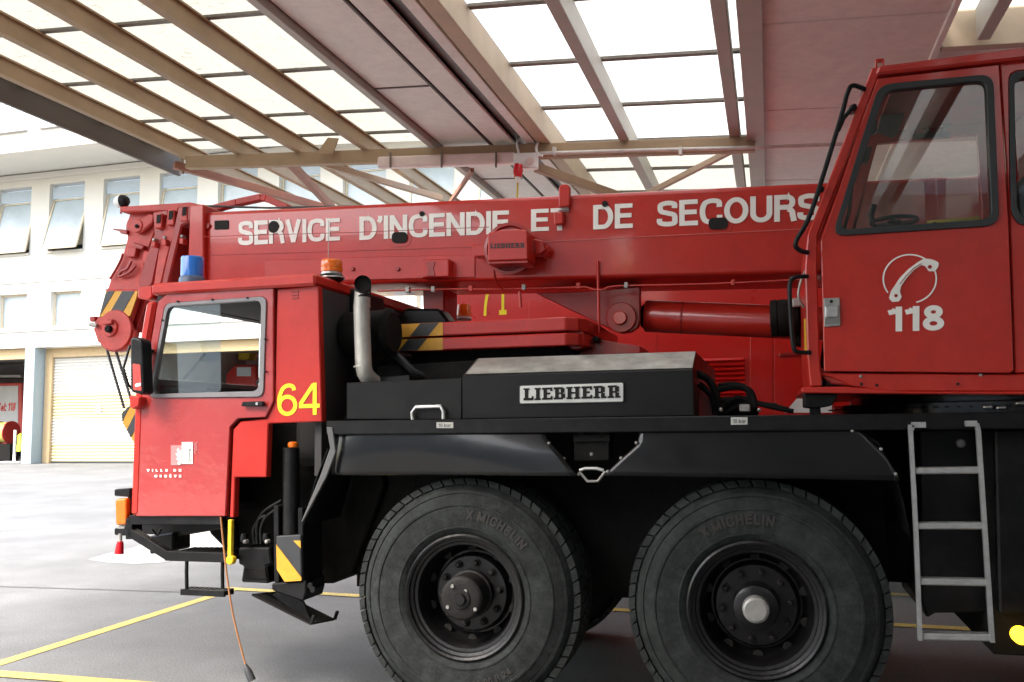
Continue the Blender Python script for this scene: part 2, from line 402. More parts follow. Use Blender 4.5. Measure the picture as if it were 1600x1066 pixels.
DOORW = mat('white_door_slats', (.56, .54, .49), .5, var=.03)
DOORC = mat('cream_door_slats', (.56, .48, .29), .5, var=.03)
BLIND = mat('pale_blue_blind', (.40, .47, .54), .6, var=.05)
PANE = mat('window_pane', (.42, .48, .51), .2, var=.15, scale=.6, spec=.4)
FRAME = mat('window_frame_beige', (.62, .52, .38), .6)
DARKIN = mat('garage_interior', (.42, .38, .36), .8, var=.2, scale=1)
SHELF = mat('shelf_wood', (.3, .19, .1), .7, var=.2)
HIVIS = mat('hivis_yellow', (.75, .85, .05), .6)
HOSE = mat('yellow_hose', (.55, .5, .12), .6, var=.2, scale=12)
def grain(m, amp, scale, big=0):
    """fine aggregate (and broad staining) multiplied into a ground colour"""
    n = m.node_tree.nodes; l = m.node_tree.links; b = n['Principled BSDF']
    src = b.inputs['Base Color'].links[0].from_socket
    tc = n.new('ShaderNodeTexCoord')
    for sc_, am, det in ((scale, amp, 3), (.28, big, 7), (.06, big * .7, 3)):
        if not am: continue
        no = n.new('ShaderNodeTexNoise'); no.inputs['Scale'].default_value = sc_; no.inputs['Detail'].default_value = det; no.inputs['Roughness'].default_value = .7
        l.new(tc.outputs['Object'], no.inputs['Vector'])
        r = n.new('ShaderNodeMapRange'); r.inputs['From Min'].default_value = .32; r.inputs['From Max'].default_value = .68
        r.inputs['To Min'].default_value = 1 - am; r.inputs['To Max'].default_value = 1 + am
        l.new(no.outputs['Fac'], r.inputs['Value'])
        v = n.new('ShaderNodeVectorMath'); v.operation = 'SCALE'; l.new(src, v.inputs[0]); l.new(r.outputs['Result'], v.inputs['Scale']); src = v.outputs['Vector']
    l.new(src, b.inputs['Base Color'])
for m_ in (REDDOOR, RED): m_.node_tree.nodes['Principled BSDF'].inputs['Coat IOR'].default_value = 1.75
grain(ASPH, .38, 70, .22); grain(LINE, .35, 45, .25); grain(RUBBER, .3, 30); grain(WPATCH, .2, 40, .2)
grain(BLACK, .5, 14); grain(RED, .05, 25); grain(SOFFIT, .06, 9)
EOF_MATS = True

# ================================================================== the yard
bm = bmesh.new(); bbox(bm, -160, 140, -60, 220, -.3, 0)
structure(finish('ground', bm, ASPH, loc=(0, 0, 0)))
def flat(name, pts, m, z=.004):
    bm = bmesh.new(); bm.faces.new([bm.verts.new((p[0], p[1], z)) for p in pts]); return structure(finish(name, bm, m, loc=(0, 0, 0)))
def line(name, a, b, wd, m, z=.004):
    a, b = Vector((*a, 0)), Vector((*b, 0)); n = (b - a).normalized().cross(Vector((0, 0, 1))) * wd / 2
    return flat(name, [a - n, b - n, b + n, a + n], m, z)
line('parking_line', (-5.44, 3.2), (-5.48, 8.50), .12, LINE)
line('parking_line', (-5.60, 8.44), (6.2, 7.98), .13, LINE, .008)
line('parking_line', (-2.0, 9.75), (6.2, 9.42), .13, LINE)
line('parking_line', (-5.50, 5.18), (3.0, 5.30), .13, LINE, .008)
line('pavement_seam', (-14, 7.6), (-5.6, 8.2), .05, TAR)
wm = [(138, 875), (165, 866), (205, 857), (260, 838), (340, 815), (425, 800), (425, 850), (345, 861), (290, 873), (250, 880), (210, 882), (170, 880)]
flat('pale_ground_patch', [PZ(a, b) for a, b in wm], WPATCH)  # pale patch of flat colour on the ground

STAIN = mat('oily_asphalt', (.07, .071, .072), .6, var=.35, scale=2.5, bump=.3, bscale=110)
def blot(pts, z=.003):
    q = [(p.x, p.y) for p in (PZ(a, b) for a, b in pts)]; flat('ground_stain', rounded(q, .25, 4), STAIN, z)
# ================================================================== canopy
KS = 1.055                            # rafters lie on the truss chord
ZB0, ZS = 1.69 + KS * (4.909 - 1.69), -.064
def zc(x, dz=0): return 4.909 + ZS * x + dz
def zb(x, dz=0): return ZB0 + ZS * x + dz
can = thing('canopy', 'glazed carport canopy of ochre steel beams above the crane truck', 'canopy', (-3, 6, 0))
def xbeam(name, xc, wd, y0, y1, d0, d1, m, parent=can, bev=.006):
    bm = bmesh.new(); xc *= KS; wd *= KS; y0 *= KS; y1 *= KS; d0 *= KS; d1 *= KS
    v = [bm.verts.new((x, y, zb(x, d))) for x in (xc - wd / 2, xc + wd / 2) for y in (y0, y1) for d in (d0, d1)]
    for q in ((0, 1, 3, 2), (4, 6, 7, 5), (0, 4, 5, 1), (2, 3, 7, 6), (0, 2, 6, 4), (1, 5, 7, 3)): bm.faces.new([v[i] for i in q])
    return finish(name, bm, m, parent, bev=bev)
def ibeam(xc, wd, y0, y1, m):
    """rolled section: web and two flanges in one mesh"""
    bm = bmesh.new(); xc *= KS; y0 *= KS; y1 *= KS
    for a, b, d0, d1 in ((-.5, .5, 0, .022), (-.12, .12, .022, .195), (-.5, .5, .195, .215)):
        v = [bm.verts.new((x, y, zb(x, d))) for x in (xc + a * wd, xc + b * wd) for y in (y0, y1) for d in (d0, d1)]
        for q in ((0, 1, 3, 2), (4, 6, 7, 5), (0, 4, 5, 1), (2, 3, 7, 6), (0, 2, 6, 4), (1, 5, 7, 3)): bm.faces.new([v[i] for i in q])
    return finish('beam', bm, m, can)
YN = -5.0
LB = [-7.62, -6.71, -5.82, -4.86]
YL = 2.2                               # left field cut short out of view to let daylight in
for x in LB: ibeam(x, .10, YL, 15.2, WOOD)
RB = [-1.53, -.27]
for x in RB: xbeam('beam', x, .12, YN, 15.2, 0, .27, GREYBEAM)
RR = [1.80, 3.2, 4.6, 6.0, 7.4]
xbeam('soffit_board', 13.5, 12.0, YN, 18, .0, .05, SOFFIT)  # unseen opaque board, added to cut light from the far right
for x in RR: xbeam('beam', x, .10, YN, 7.9, 0, .27, GREYBEAM)
xbeam('fascia', -8.22, .06, YL, 11.05, -.05, .40, FASC)
# box gutter between the two glazed fields
xbeam('gutter_rail', -3.92, .09, YN, 16, -.02, .30, GREYBEAM)
xbeam('gutter_board', -3.55, .62, YN, 16, .06, .10, SOFFIT)
xbeam('gutter_rail', -3.20, .03, YN, 16, .02, .30, FASC)
xbeam('gutter_board', -3.03, .28, YN, 16, .03, .07, SOFFIT)
xbeam('gutter_trough', -2.82, .14, YN, 16, .10, .30, GUTTER)
xbeam('gutter_board', -2.68, .12, YN, 16, .02, .06, SOFFIT)
xbeam('gutter_rail', -2.50, .16, YN, 16, 0, .30, WOODL)
for y in (6.2, 8.35, 12.0): xbeam('gutter_joint', -3.55, .60, y, y + .025, .05, .063, FASC, bev=0)
# opaque strip
for i, (y0, y1) in enumerate(((YN, 7.3), (7.32, 9.4), (9.42, 12.2), (12.22, 18))):
    xbeam('soffit_board', .745, 1.40, y0, y1, .0, .05, SOFFIT)
xbeam('soffit_light_stop', .745, 1.38, YN, 17.9, .06, .08, SOFFIT)  # added above the boards to stop sky leaking through their seams
xbeam('gutter_light_stop', -3.18, 1.5, YN, 15.9, .305, .325, GUTTER)  # added over the gutter to keep sky light from leaking in
xbeam('soffit_rail', -.04, .19, YN, 18, -.06, .30, GREYBEAM)
xbeam('soffit_rail', 1.46, .05, YN, 18, -.03, .30, SOFFIT)
# sheets
def panel(x0, x1, y0, y1, m):
    x0 *= KS; x1 *= KS; y0 *= KS; y1 *= KS
    bm = bmesh.new(); bm.faces.new([bm.verts.new((x, y, zb(x, .25 if x0 < -3 else .322))) for x, y in ((x0, y0), (x1, y0), (x1, y1), (x0, y1))])
    return finish('roof_panel', bm, m, can)
rowsL = [YL] + [y * .983 for y in (5.62, 6.95, 8.28, 9.61, 10.43, 10.9)]
edgesL = [-8.2] + LB + [-3.95]
for a, b in zip(edgesL, edgesL[1:]):
    for y0, y1 in zip(rowsL, rowsL[1:]): panel(a, b, y0, y1, PANELY)
for y in rowsL[1:-1]: xbeam('glazing_bar', (-8.17 - 3.97) / 2, 4.2, y - .03, y + .03, .206, .23, PURLIN, bev=0)
rowsR = [YN, 5.85, 7.17, 8.5, 9.83, 11.16, 12.5, 13.8, 15.2]
edgesR = [-2.42] + RB + [-.02]
for a, b in zip(edgesR, edgesR[1:]):
    for y0, y1 in zip(rowsR, rowsR[1:]): panel(a, b, y0, y1, PANELW if y0 < 10 else PANELY)
xbeam('soffit_board', -1.2, 2.3, YN, 2.5, .27, .29, SOFFIT)  # unseen opaque board added under the sheets to dim the right side
for y in rowsR[1:-1]: xbeam('glazing_bar', -1.22, 2.38, y - .035, y + .035, .27, .299, PURLIN, bev=0)
for a, b in zip([1.5] + RR, RR):
    for y0, y1 in zip((5.4, 6.7), (6.7, 7.95)): panel(a, b, y0, y1, PANELW)
xbeam('soffit_board', 4.6, 6.2, .5, 5.39, .29, .32, SOFFIT)  # unseen opaque board, added to block roof light on the crane's right
for a, b in zip([1.5] + RR, RR): panel(a, b, YN, .49, PANELW)
for y in (5.4, 6.7): xbeam('glazing_bar', 4.4, 5.8, y - .035, y + .035, .27, .299, PURLIN, bev=0)
xbeam('crossbeam', 4.6, 6.2, 7.96, 8.06, -.02, .33, WOODL)
for i, (y0, y1) in enumerate(((8.07, 11.0), (11.02, 14.0), (14.02, 18))): xbeam('soffit_board', 4.6, 6.2, y0, y1, .2, .25, SOFFIT)
# truss chord on the far side and its braces
bm = bmesh.new(); beam(bm, (-7.95, 10.88, zc(-7.95, .09)), (-.05, 10.88, zc(-.05, .09)), .12, .18); finish('truss_chord', bm, WOOD, can, bev=.006)
def brace(a, b, wd, m): bar('brace', P(*a), P(*b), wd, wd * 1.2, m, can)
brace((272, 258, 10.98), (512, 326, 12.9), .09, STRUT)
brace((455, 256, 10.98), (520, 326, 12.9), .09, STRUT)
brace((505, 256, 10.98), (690, 310, 12.6), .07, WOODL)
brace((738, 266, 11.2), (700, 322, 12.6), .05, STRUT)
brace((838, 262, 11.0), (965, 306, 12.4), .09, WOOD)
brace((1142, 236, 11.0), (1010, 304, 12.4), .06, WOODL)
slab('gusset', [(494, 240), (512, 215), (529, 216), (520, 240)], 10.7, .02, WOOD, can)
pipe('conduit', [P(838, 240, 10.76), P(1000, 235, 10.76), P(1165, 231, 10.76), P(1330, 225, 10.76), P(1600, 214, 10.76)], .022, CONDUIT, can)
for x in (1063, 866): box('conduit_clip', *[P(x, 236, 10.74).x - .02, P(x, 236, 10.74).x + .02], 10.72, 10.8, P(x, 242, 10.74).z, P(x, 230, 10.74).z, CONDUIT, can)
bm = bmesh.new(); beam(bm, P(592, 255, 10.72), P(806, 248, 10.72), .13, .15); lf = finish('lamp_housing', bm, LIGHTH, can, bev=.03, seg=3)
for x in (610, 690, 775): bar('lamp_clip', P(x, 238, 10.63), P(x, 262, 10.63), .03, .02, PURLIN, can)
bar('fascia_end', P(283, 236, 11.08), P(284, 272, 11.08), .06, .05, GREYBEAM, can)

# power drop hanging on the truss
pw = thing('power_socket_drop', 'white junction box with red plug hanging on the truss above the boom', 'power socket', P(812, 262, 10.6))
slab('junction_box', [(802, 239), (838, 238), (838, 262), (802, 263)], 10.60, .12, WHITEP, pw, rnd=.02, bev=.01)
disc('socket', 828, 251, 10.58, 6, .03, LIGHTH, pw)
c0, c1, c2, c3 = P(810, 257, 10.55), P(809, 277, 10.55), P(809, 286, 10.55), P(807, 330, 10.55)
bm = bmesh.new(); tube(bm, [c0, c0.lerp(c1, .5), c1], [.05, .062, .05], 14); finish('plug', bm, REDLENS, pw, smooth=40)
bm = bmesh.new(); tube(bm, [c1, c2], [.035, .03], 12); finish('collar', bm, WHITEP, pw, smooth=40)
pipe('cord', [c2, c2.lerp(c3, .5), c3, P(806, 380, 10.5)], .012, STICKY, pw)
pipe('cable', [P(810, 214, 10.8), P(808, 226, 10.66), P(811, 241, 10.62)], .016, WHITEP, pw, curve=5)
pipe('cable', [P(843, 220, 10.8), P(838, 230, 10.66), P(840, 240, 10.62), P(848, 244, 10.62)], .016, WHITEP, pw, curve=5)
pipe('cable', [P(811, 214, 10.8), P(826, 210, 10.9), P(842, 220, 10.8)], .008, CONDUIT, pw, curve=5)

# ================================================================== building across the yard
YB = 37.0
bd = thing('station_building', 'long cream fire station building across the yard with garage bays and tilted windows', 'building', (-30, YB, 0))
zA1 = P(100, 286, YB).z; zA0 = P(100, 391, YB).z; zBl = P(100, 308, YB).z
zB1 = P(100, 455, YB).z; zB0 = P(100, 509, YB).z; zTop = P(100, 264, YB).z; zO = P(100, 541, YB).z
zBand = P(100, 512, YB).z
xR0 = PX(129, YB, zA0); pitch = PX(216, YB, zA0) - xR0; ww = PX(129, YB, zA0) - PX(74, YB, zA0)
NW = range(-4, 12)
hA = [[(xR0 + i * pitch - ww, zA0), (xR0 + i * pitch, zA0), (xR0 + i * pitch, zA1), (xR0 + i * pitch - ww, zA1)] for i in NW]
wb = ww * .86
hB = [[(xR0 + i * pitch - wb, zB0), (xR0 + i * pitch, zB0), (xR0 + i * pitch, zB1), (xR0 + i * pitch - wb, zB1)] for i in NW]
XL, XRr = xR0 - 5.2 * pitch, xR0 + 12.2 * pitch
solid('wall', [(XL, zO), (XRr, zO), (XRr, zTop), (XL, zTop)], YB, YB + .6, WALL, bd, holes=hA + hB, bev=0)
box('cornice', XL, XRr, YB - .18, YB, zA1 + .35, zA1 + .62, WALL, bd, bev=.01)
box('sill_band', XL, XRr, YB - .08, YB, zBand - .12, zBand + .05, WALLG, bd, bev=.01)
zMid = P(100, 437, YB).z
box('floor_band', XL, XRr, YB - .06, YB, zMid - .05, zMid + .2, WALLG, bd, bev=.01)
# projecting upper storey
YU = 33.8
box('upper_storey', XL, XRr, YU, YB + .6, zTop + .01, zTop + 9.5, WALL, bd, bev=0)
box('overhang_soffit', XL, XRr, YU + .02, YB - .02, zTop - .06, zTop, WALL, bd, bev=0)
def bwindow(i, tilt):
    x1 = xR0 + i * pitch; x0 = x1 - ww; yy = YB + .30
    wn = box('window', x0, x1, yy + .08, yy + .14, zA0, zBl, FRAME, bd, bev=0)
    g = box('blind', x0 + .05, x1 - .02, yy - .14, yy - .04, zBl, zA1 - .15, BLIND, wn, bev=.01)
    box('sill', x0 - .05, x1 + .03, YB - .08, YB - .003, zA0 - .12, zA0 - .01, WALL, wn, bev=.01)
    bm = bmesh.new(); dy = tilt
    v = [bm.verts.new(q) for q in ((x0 + .1, yy - dy, zA0 + .1), (x1 - .05, yy - dy, zA0 + .1), (x1 - .05, yy + .05, zBl - .08), (x0 + .1, yy + .05, zBl - .08))]
    v2 = [bm.verts.new(a.co + Vector((0, .03, 0))) for a in v]
    bm.faces.new(v); bm.faces.new(v2[::-1])
    for k in range(4): bm.faces.new((v[k], v2[k], v2[(k + 1) % 4], v[(k + 1) % 4]))
    finish('pane', bm, PANE, wn)
    bm = bmesh.new()
    for a, b in ((0, 1), (1, 2), (2, 3), (3, 0)):
        q = [Vector(((x0 + .06, yy - dy - .02, zA0 + .05), (x1 - .02, yy - dy - .02, zA0 + .05), (x1 - .02, yy + .04, zBl - .04), (x0 + .06, yy + .04, zBl - .04))[k]) for k in (a, b)]
        beam(bm, q[0], q[1], .09, .09)
    finish('sash', bm, FRAME, wn)
    box('sill_gap_shade', x0 + .03, x1 - .03, yy - .02, yy + .07, zA0 - .005, zA0 + .11 + tilt * .25, DARKIN if tilt < .2 else BLACK, wn, bev=0)  # dark strip painting the shade below the sash
for k, i in enumerate(NW): bwindow(i, (.05, .1, .05, .55, .75, .5, .6)[k % 7])
for i in NW:
    x1 = xR0 + i * pitch; x0 = x1 - wb
    wn = box('window', x0, x1, YB + .32, YB + .36, zB0, zB1, PANE, bd, bev=0)
    bm = bmesh.new()
    for a in ((x0, x0 + .08, zB0, zB1), (x1 - .08, x1, zB0, zB1)): bbox(bm, a[0], a[1], YB + .25, YB + .318, a[2], a[3])
    for a in ((zB0, zB0 + .08), (zB1 - .08, zB1)): bbox(bm, x0 + .081, x1 - .081, YB + .25, YB + .318, *a)
    finish('frame', bm, FRAME, wn)
for i in (-2, -1, 0, 1):
    x1 = PX(42, YU, zTop + 2) + i * pitch; z0 = P(20, 204, YU).z
    wn = box('window', x1 - 2.4, x1, YU - .03, YU - .004, z0, z0 + 2.2, PANE, bd, bev=0)
    bm = bmesh.new()
    for k in range(14): bbox(bm, x1 - 1.9, x1 - .9, YU - .07, YU - .035, z0 + .1 + k * .15, z0 + .2 + k * .15)
    finish('shutter', bm, WHITEP, wn)
    box('sill', x1 - 2.5, x1 + .1, YU - .16, YU - .004, z0 - .12, z0 - .01, WALLG, wn, bev=.01)
# ground floor: pillars, closed and open bays
xp0 = PX(37, YB, 3); bayp = 6.75; pw_ = .62
bays = {-1: 'open', 0: 'closed', 1: 'open', 2: 'closed', 3: 'closed', 4: 'closed', 5: 'closed'}
for i, kind in bays.items():
    xp = xp0 + i * bayp
    if i == -1: xp = XL
    box('pillar', xp, xp + pw_, YB - .05, YB + .65, 0, zO - .002, PILLAR, bd, bev=.02)
    xa, xb = xp + pw_ + .02, (xp0 + (i + 1) * bayp) - .02
    if kind == 'closed':
        bm = bmesh.new()
        bbox(bm, xa, xa + .45, YB + .62, YB + .9, 0, zO); bbox(bm, xb - .45, xb, YB + .62, YB + .9, 0, zO); bbox(bm, xa + .451, xb - .451, YB + .62, YB + .9, zO - .5, zO - .003)
        fr = finish('door_frame', bm, DOORFR, bd, bev=.02)
        z0, z1 = .06, zO - .52; n = 34; h = (z1 - z0) / n
        dm = None
        for lo, hi, m in ((0, 6, DOORC), (6, 14, DOORW), (14, 22, DOORC), (22, 34, DOORW)):
            bm = bmesh.new()
            for k in range(lo, hi):
                a = z0 + k * h
                v = [bm.verts.new(q) for q in ((xa + .46, YB + .80, a), (xb - .46, YB + .80, a), (xb - .46, YB + .74, a + h * .5), (xa + .46, YB + .74, a + h * .5), (xb - .46, YB + .80, a + h), (xa + .46, YB + .80, a + h))]
                bm.faces.new((v[0], v[1], v[2], v[3])); bm.faces.new((v[3], v[2], v[4], v[5]))
            o = finish('door_slats', bm, m, fr, normals=False)
        if i == 0:
            text('door_number', '29', [(148, 645), (158, 645), (158, 631), (148, 631)], YB + .73, FRAME, fr, t=.17)
    else:
        bm = bmesh.new()
        bbox(bm, xa - .3, xb + .3, YB + 9.0, YB + 9.1, 0, zO); finish('back_wall', bm, DARKIN, bd)
        box('side_wall', xa - .35, xa - .3, YB + .7, YB + 9, 0, zO, DARKIN, bd, bev=0); box('side_wall', xb + .3, xb + .35, YB + .7, YB + 9, 0, zO, DARKIN, bd, bev=0)
        box('ceiling', xa - .3, xb + .3, YB + .66, YB + 9, zO, zO + .08, DARKIN, bd, bev=0)
        box('door_header', xa, xb, YB + .3, YB + .5, zO - .55, zO - .004, DOORFR, bd, bev=.02)
# unseen hall, added behind the camera to block light from that side
sh = thing('light_block_hall', 'unseen hall added behind the camera, blocking light from the near side', 'building', (6, -6, 0))
YHs = -5.2
hx0, hx1 = -2.5, 22.0
ho = [[(hx0 + 1 + k * 4.6, .02), (hx0 + 4.8 + k * 4.6, .02), (hx0 + 4.8 + k * 4.6, 4.2), (hx0 + 1 + k * 4.6, 4.2)] for k in range(6)]
solid('wall', [(hx0, 0), (hx1, 0), (hx1, 7.5), (hx0, 7.5)], YHs - .5, YHs, WALLG, sh, holes=ho, bev=0)
for k in range(6):
    d = box('garage_door', hx0 + 1.0 + k * 4.6, hx0 + 4.8 + k * 4.6, YHs - .4, YHs - .3, .02, 4.2, DARKIN, sh, bev=0)
    for r_ in range(3): box('window', hx0 + 1.3 + k * 4.6, hx0 + 4.5 + k * 4.6, YHs - .296, YHs - .28, 1.2 + r_ * 1.0, 1.95 + r_ * 1.0, PANE, d, bev=0)
for k in range(9): box('window', hx0 + 1.2 + k * 3.1, hx0 + 3.2 + k * 3.1, YHs + .003, YHs + .03, 5.6, 7.0, PANE, sh, bev=.01)
ob = thing('office_building', 'long pale office building behind the photographer, mirrored in the cab glass', 'building', (-26, -24, 0))
oh = [[(-48 + k * 3.0, z), (-46.2 + k * 3.0, z), (-46.2 + k * 3.0, z + 1.9), (-48 + k * 3.0, z + 1.9)] for k in range(14) for z in (1.2, 4.6, 8.0)]
solid('wall', [(-50, 0), (-6, 0), (-6, 11.5), (-50, 11.5)], -24.4, -24, WALL, ob, holes=oh, bev=0)
for h_ in oh: box('window', h_[0][0], h_[1][0], -24.3, -24.25, h_[0][1], h_[2][1], PANE, ob, bev=0)
# what stands in the bays
def shelf_rack(x0, x1, y, label):
    t = thing('shelf_rack', label, 'shelf rack', ((x0 + x1) / 2, y, 0))
    for x in (x0, x1): box('upright', x - .05, x + .05, y, y + .8, 0, 4.6, BLACK, t, bev=0)
    for z in (1.2, 2.2, 3.1, 3.8, 4.5): box('shelf', x0 + .06, x1 - .06, y, y + .8, z, z + .1, SHELF, t, bev=0)
    return t
xo = xp0 - .1
shelf_rack(xo - 5.2, xo - .5, 44.6, 'tall brown shelf rack at the back of the leftmost open garage bay')
shelf_rack(xp0 + bayp + 1.2, xp0 + bayp * 2 - 1.2, 44.6, 'brown shelf rack in the garage bay behind the crane cab window')
for k, (px, py, w_, h_, m, lab) in enumerate(((300, 574, 26, 22, WHITEP, 'white crate on the shelves of the middle bay'), (330, 596, 22, 18, CAP, 'grey crate low on the shelves of the middle bay'), (372, 562, 18, 14, STICKY, 'ochre crate high on the shelves of the middle bay'))):
    tag(slab('crate', [(px, py - h_), (px + w_, py - h_), (px + w_, py), (px, py)], 44.3, .7, m, bev=.03), lab, 'crate')
fv = thing('fire_van', 'white and red fire service van with Tel 118 lettering inside the left garage bay', 'van', (P(5, 690, 41).x, 42, 0))
Yv = 43.2
slab('body', [(-70, 600), (34, 598), (36, 700), (-70, 702)], Yv, 2.6, REDOLD, fv, bev=.05)
slab('side_panel', [(-60, 604), (28, 603), (28, 662), (-60, 664)], Yv - .03, .03, WALLG, fv, bev=0)
text('lettering', 'Tel: 118', [(-4, 643), (23, 642), (25, 629), (-2, 630)], Yv - .05, REDENG, fv, t=.22)
slab('roof_rack', [(-60, 586), (32, 586), (32, 590), (-60, 590)], Yv + .2, 1.8, CAP, fv)
for x in (-40, 20): disc('wheel', x, 700, Yv - .05, 14, .4, RUBBER, fv)
hr = thing('hose_reel_cart', 'red reel with yellow hose on a cart in front of the fire van', 'hose reel', (P(8, 700, 39.6).x, 39.8, 0))
a, b = P(-6, 676, 39.6), P(12, 676, 39.6)
turned('hose', [(.12, a.x), (.55, a.x), (.55, b.x), (.12, b.x)], (0, 39.8, a.z), HOSE, hr, axis='X', seg=24)
for x in (a.x - .05, b.x): turned('flange', [(.62, x), (.62, x + .08)], (0, 39.8, a.z), REDDARK, hr, axis='X', seg=24)
box('stand', a.x - .2, b.x + .3, 39.5, 40.1, 0, a.z - .62, BLACKGRIME, hr)
st = thing('coat_stand', 'thin white stand with a flat foot beside the grey blue pillar', 'stand', (P(24, 708, 38.6).x, 38.6, 0))
q = P(24, 672, 38.6); box('post', q.x - .05, q.x + .05, 38.55, 38.65, .061, q.z, WHITEP, st)
box('foot', q.x - .7, q.x + .5, 38.4, 38.8, 0, .06, WHITEP, st)
jk = tag(slab('safety_vest', [(28, 680), (32, 677), (33, 700), (30, 706), (25, 705), (27, 692)], 38.35, .12, HIVIS), 'fluorescent yellow safety vest hanging by the grey blue pillar', 'safety vest')
rv = thing('utility_truck', 'small red utility truck parked in the open bay seen through the crane cab window', 'truck', (P(380, 700, 40).x, 40.5, 0))
slab('body', [(352, 585), (366, 570), (398, 570), (404, 640), (404, 690), (352, 690)], 42.5, 2.2, REDDARK, rv, bev=.08)
slab('windscreen', [(370, 574), (392, 574), (392, 588), (370, 588)], 42.47, .03, PANE, rv)
slab('bumper', [(350, 668), (404, 668), (404, 682), (350, 682)], 42.35, .15, WHITEP, rv)
for x in (358, 396): disc('wheel', x, 688, 42.4, 14, .3, RUBBER, rv)
for k, (x0, x1) in enumerate(((349, 366), (368, 382))):
    tag(slab('paper_notice', [(x0, 538), (x1, 538), (x1, 549), (x0, 549)], YB + .66, .02, WHITEP, bev=0), ['wider white notice hung under the tan header of the middle bay', 'narrower white notice hung under the tan header, nearer the pillar'][k], 'notice', 'notices over the open bay')

# ================================================================== fire engine parked beyond the crane
YE = 9.3
fe = thing('fire_engine', 'bright red fire engine numbered 71 parked behind the crane truck', 'fire engine', (1.0, YE + 1.2, 0))
xe0, xe1 = P(694, 500, YE).x, 5.2
solid('body', [(xe0, .55), (xe1, .55), (xe1, 3.3), (xe0 + .1, 3.3), (xe0, 3.1)], YE, YE + 2.4, REDENG, fe, bev=.03)
l71, w71 = layout('71', .16, .34)
l71.append([[(w71 - .3, 0), (w71 + .14, 0), (w71 + .14, .14), (w71 - .3, .14)]])
text('lettering', '71', [(752, 494), (788, 491.8), (788, 440), (752, 442)], YE, YELLOW, fe, lay=(l71, w71))
bm = bmesh.new()
for k in range(11):
    z0 = P(1090, 640, YE).z; z1 = P(1090, 560, YE).z; h = (z1 - z0) / 11; a = z0 + k * h
    xa, xb = P(1086, 600, YE).x, P(1164, 600, YE).x
    v = [bm.verts.new(q) for q in ((xa, YE - .012, a), (xb, YE - .012, a), (xb, YE - .05, a + h * .35), (xa, YE - .05, a + h * .35), (xb, YE - .012, a + h * .9), (xa, YE - .012, a + h * .9))]
    bm.faces.new((v[0], v[1], v[2], v[3])); bm.faces.new((v[3], v[2], v[4], v[5]))
finish('louvre', bm, REDENG, fe, normals=False)
slab('locker_door', [(1172, 480), (1207, 480), (1207, 655), (1172, 655)], YE - .008, .006, REDENG, fe, bev=.004)
slab('locker_door', [(1210, 480), (1290, 480), (1290, 655), (1210, 655)], YE - .008, .006, REDENG, fe, bev=.004)
slab('locker_door', [(826, 470), (1025, 470), (1025, 590), (826, 592)], YE - .008, .006, REDENG, fe, bev=.004)
slab('locker_handle', [(1217, 552), (1262, 549), (1262, 554), (1217, 557)], YE - .03, .02, REDDARK, fe)
slab('stripe', [(1226, 645), (1268, 596), (1300, 594), (1300, 645)], YE - .014, .003, WHITEP, fe, bev=0)
for x in (xe0 + 1.3, 3.6):
    turned('wheel', [(.25, 0), (.48, 0), (.5, .05), (.5, .3)], (x, YE + .02, .5), RUBBER, fe, seg=32)
    turned('wheel', [(.25, 0), (.48, 0), (.5, .05), (.5, .3)], (x, YE + 2.05, .5), RUBBER, fe, seg=32)
box('underframe', xe0 + .2, xe1 - .1, YE + .35, YE + 2.0, .35, .545, BLACKGRIME, fe)
def beacon_parts(root, c, r, h, lens, bm0=BLACK):
    """turning lamp: dark foot, bright ring, lens cap"""
    turned('beacon_foot', [(r * 1.15, 0), (r * 1.25, h * .08), (r * 1.0, h * .24)], c, bm0, root, axis='Z', seg=28)
    turned('beacon_lens', [(r * .98, h * .24), (r, h * .28), (r * 1.0, h * .58), (r * .96, h * .6), (r * .97, h * .63), (r * .92, h * .92), (r * .8, h)], c, lens, root, axis='Z', seg=28)

# ================================================================== the crane truck
YO = 5.0
cr = thing('mobile_crane', 'red and black mobile crane truck numbered 64 with white lettering along its boom', 'mobile crane', (-1.0, 6.2, 0))
# ---- chassis
zd = P(960, 652, YO).z
deckx0 = P(512, 662, YO).x
bm = bmesh.new(); bbox(bm, deckx0, 3.4, YO - .02, 7.5, zd - .085, zd); finish('deck_plate', bm, BLACK, cr, bev=.006)
solid('chassis_frame', [(deckx0 - 1.1, .75), (3.4, .75), (3.4, zd - .09), (deckx0 - 1.1, zd - .09)], 5.75, 6.75, BLACKGRIME, cr)
solid('axle_housing', [(-2.3, .6), (.5, .6), (.5, .85), (-2.3, .85)], 6.0, 6.5, BLACKGRIME, cr)
box('wheel_arch_liner', deckx0 - .1, .62, YO + .62, YO + .66, .62, zd - .09, BLACKGRIME, cr)
slab('outrigger_box', [(1436, 672), (1640, 668), (1640, 985), (1552, 966), (1540, 958), (1462, 958), (1448, 966), (1440, 940)], YO + .30, .9, BLACK, cr, bev=.01)
box('rear_box', 1.05, 3.4, YO + .18, 7.2, .50, zd - .09, BLACKGRIME, cr)
slab('tank_panel', [(1555, 672), (1660, 670), (1660, 960), (1562, 960)], YO + .12, .15, BLACK, cr, bev=.01)
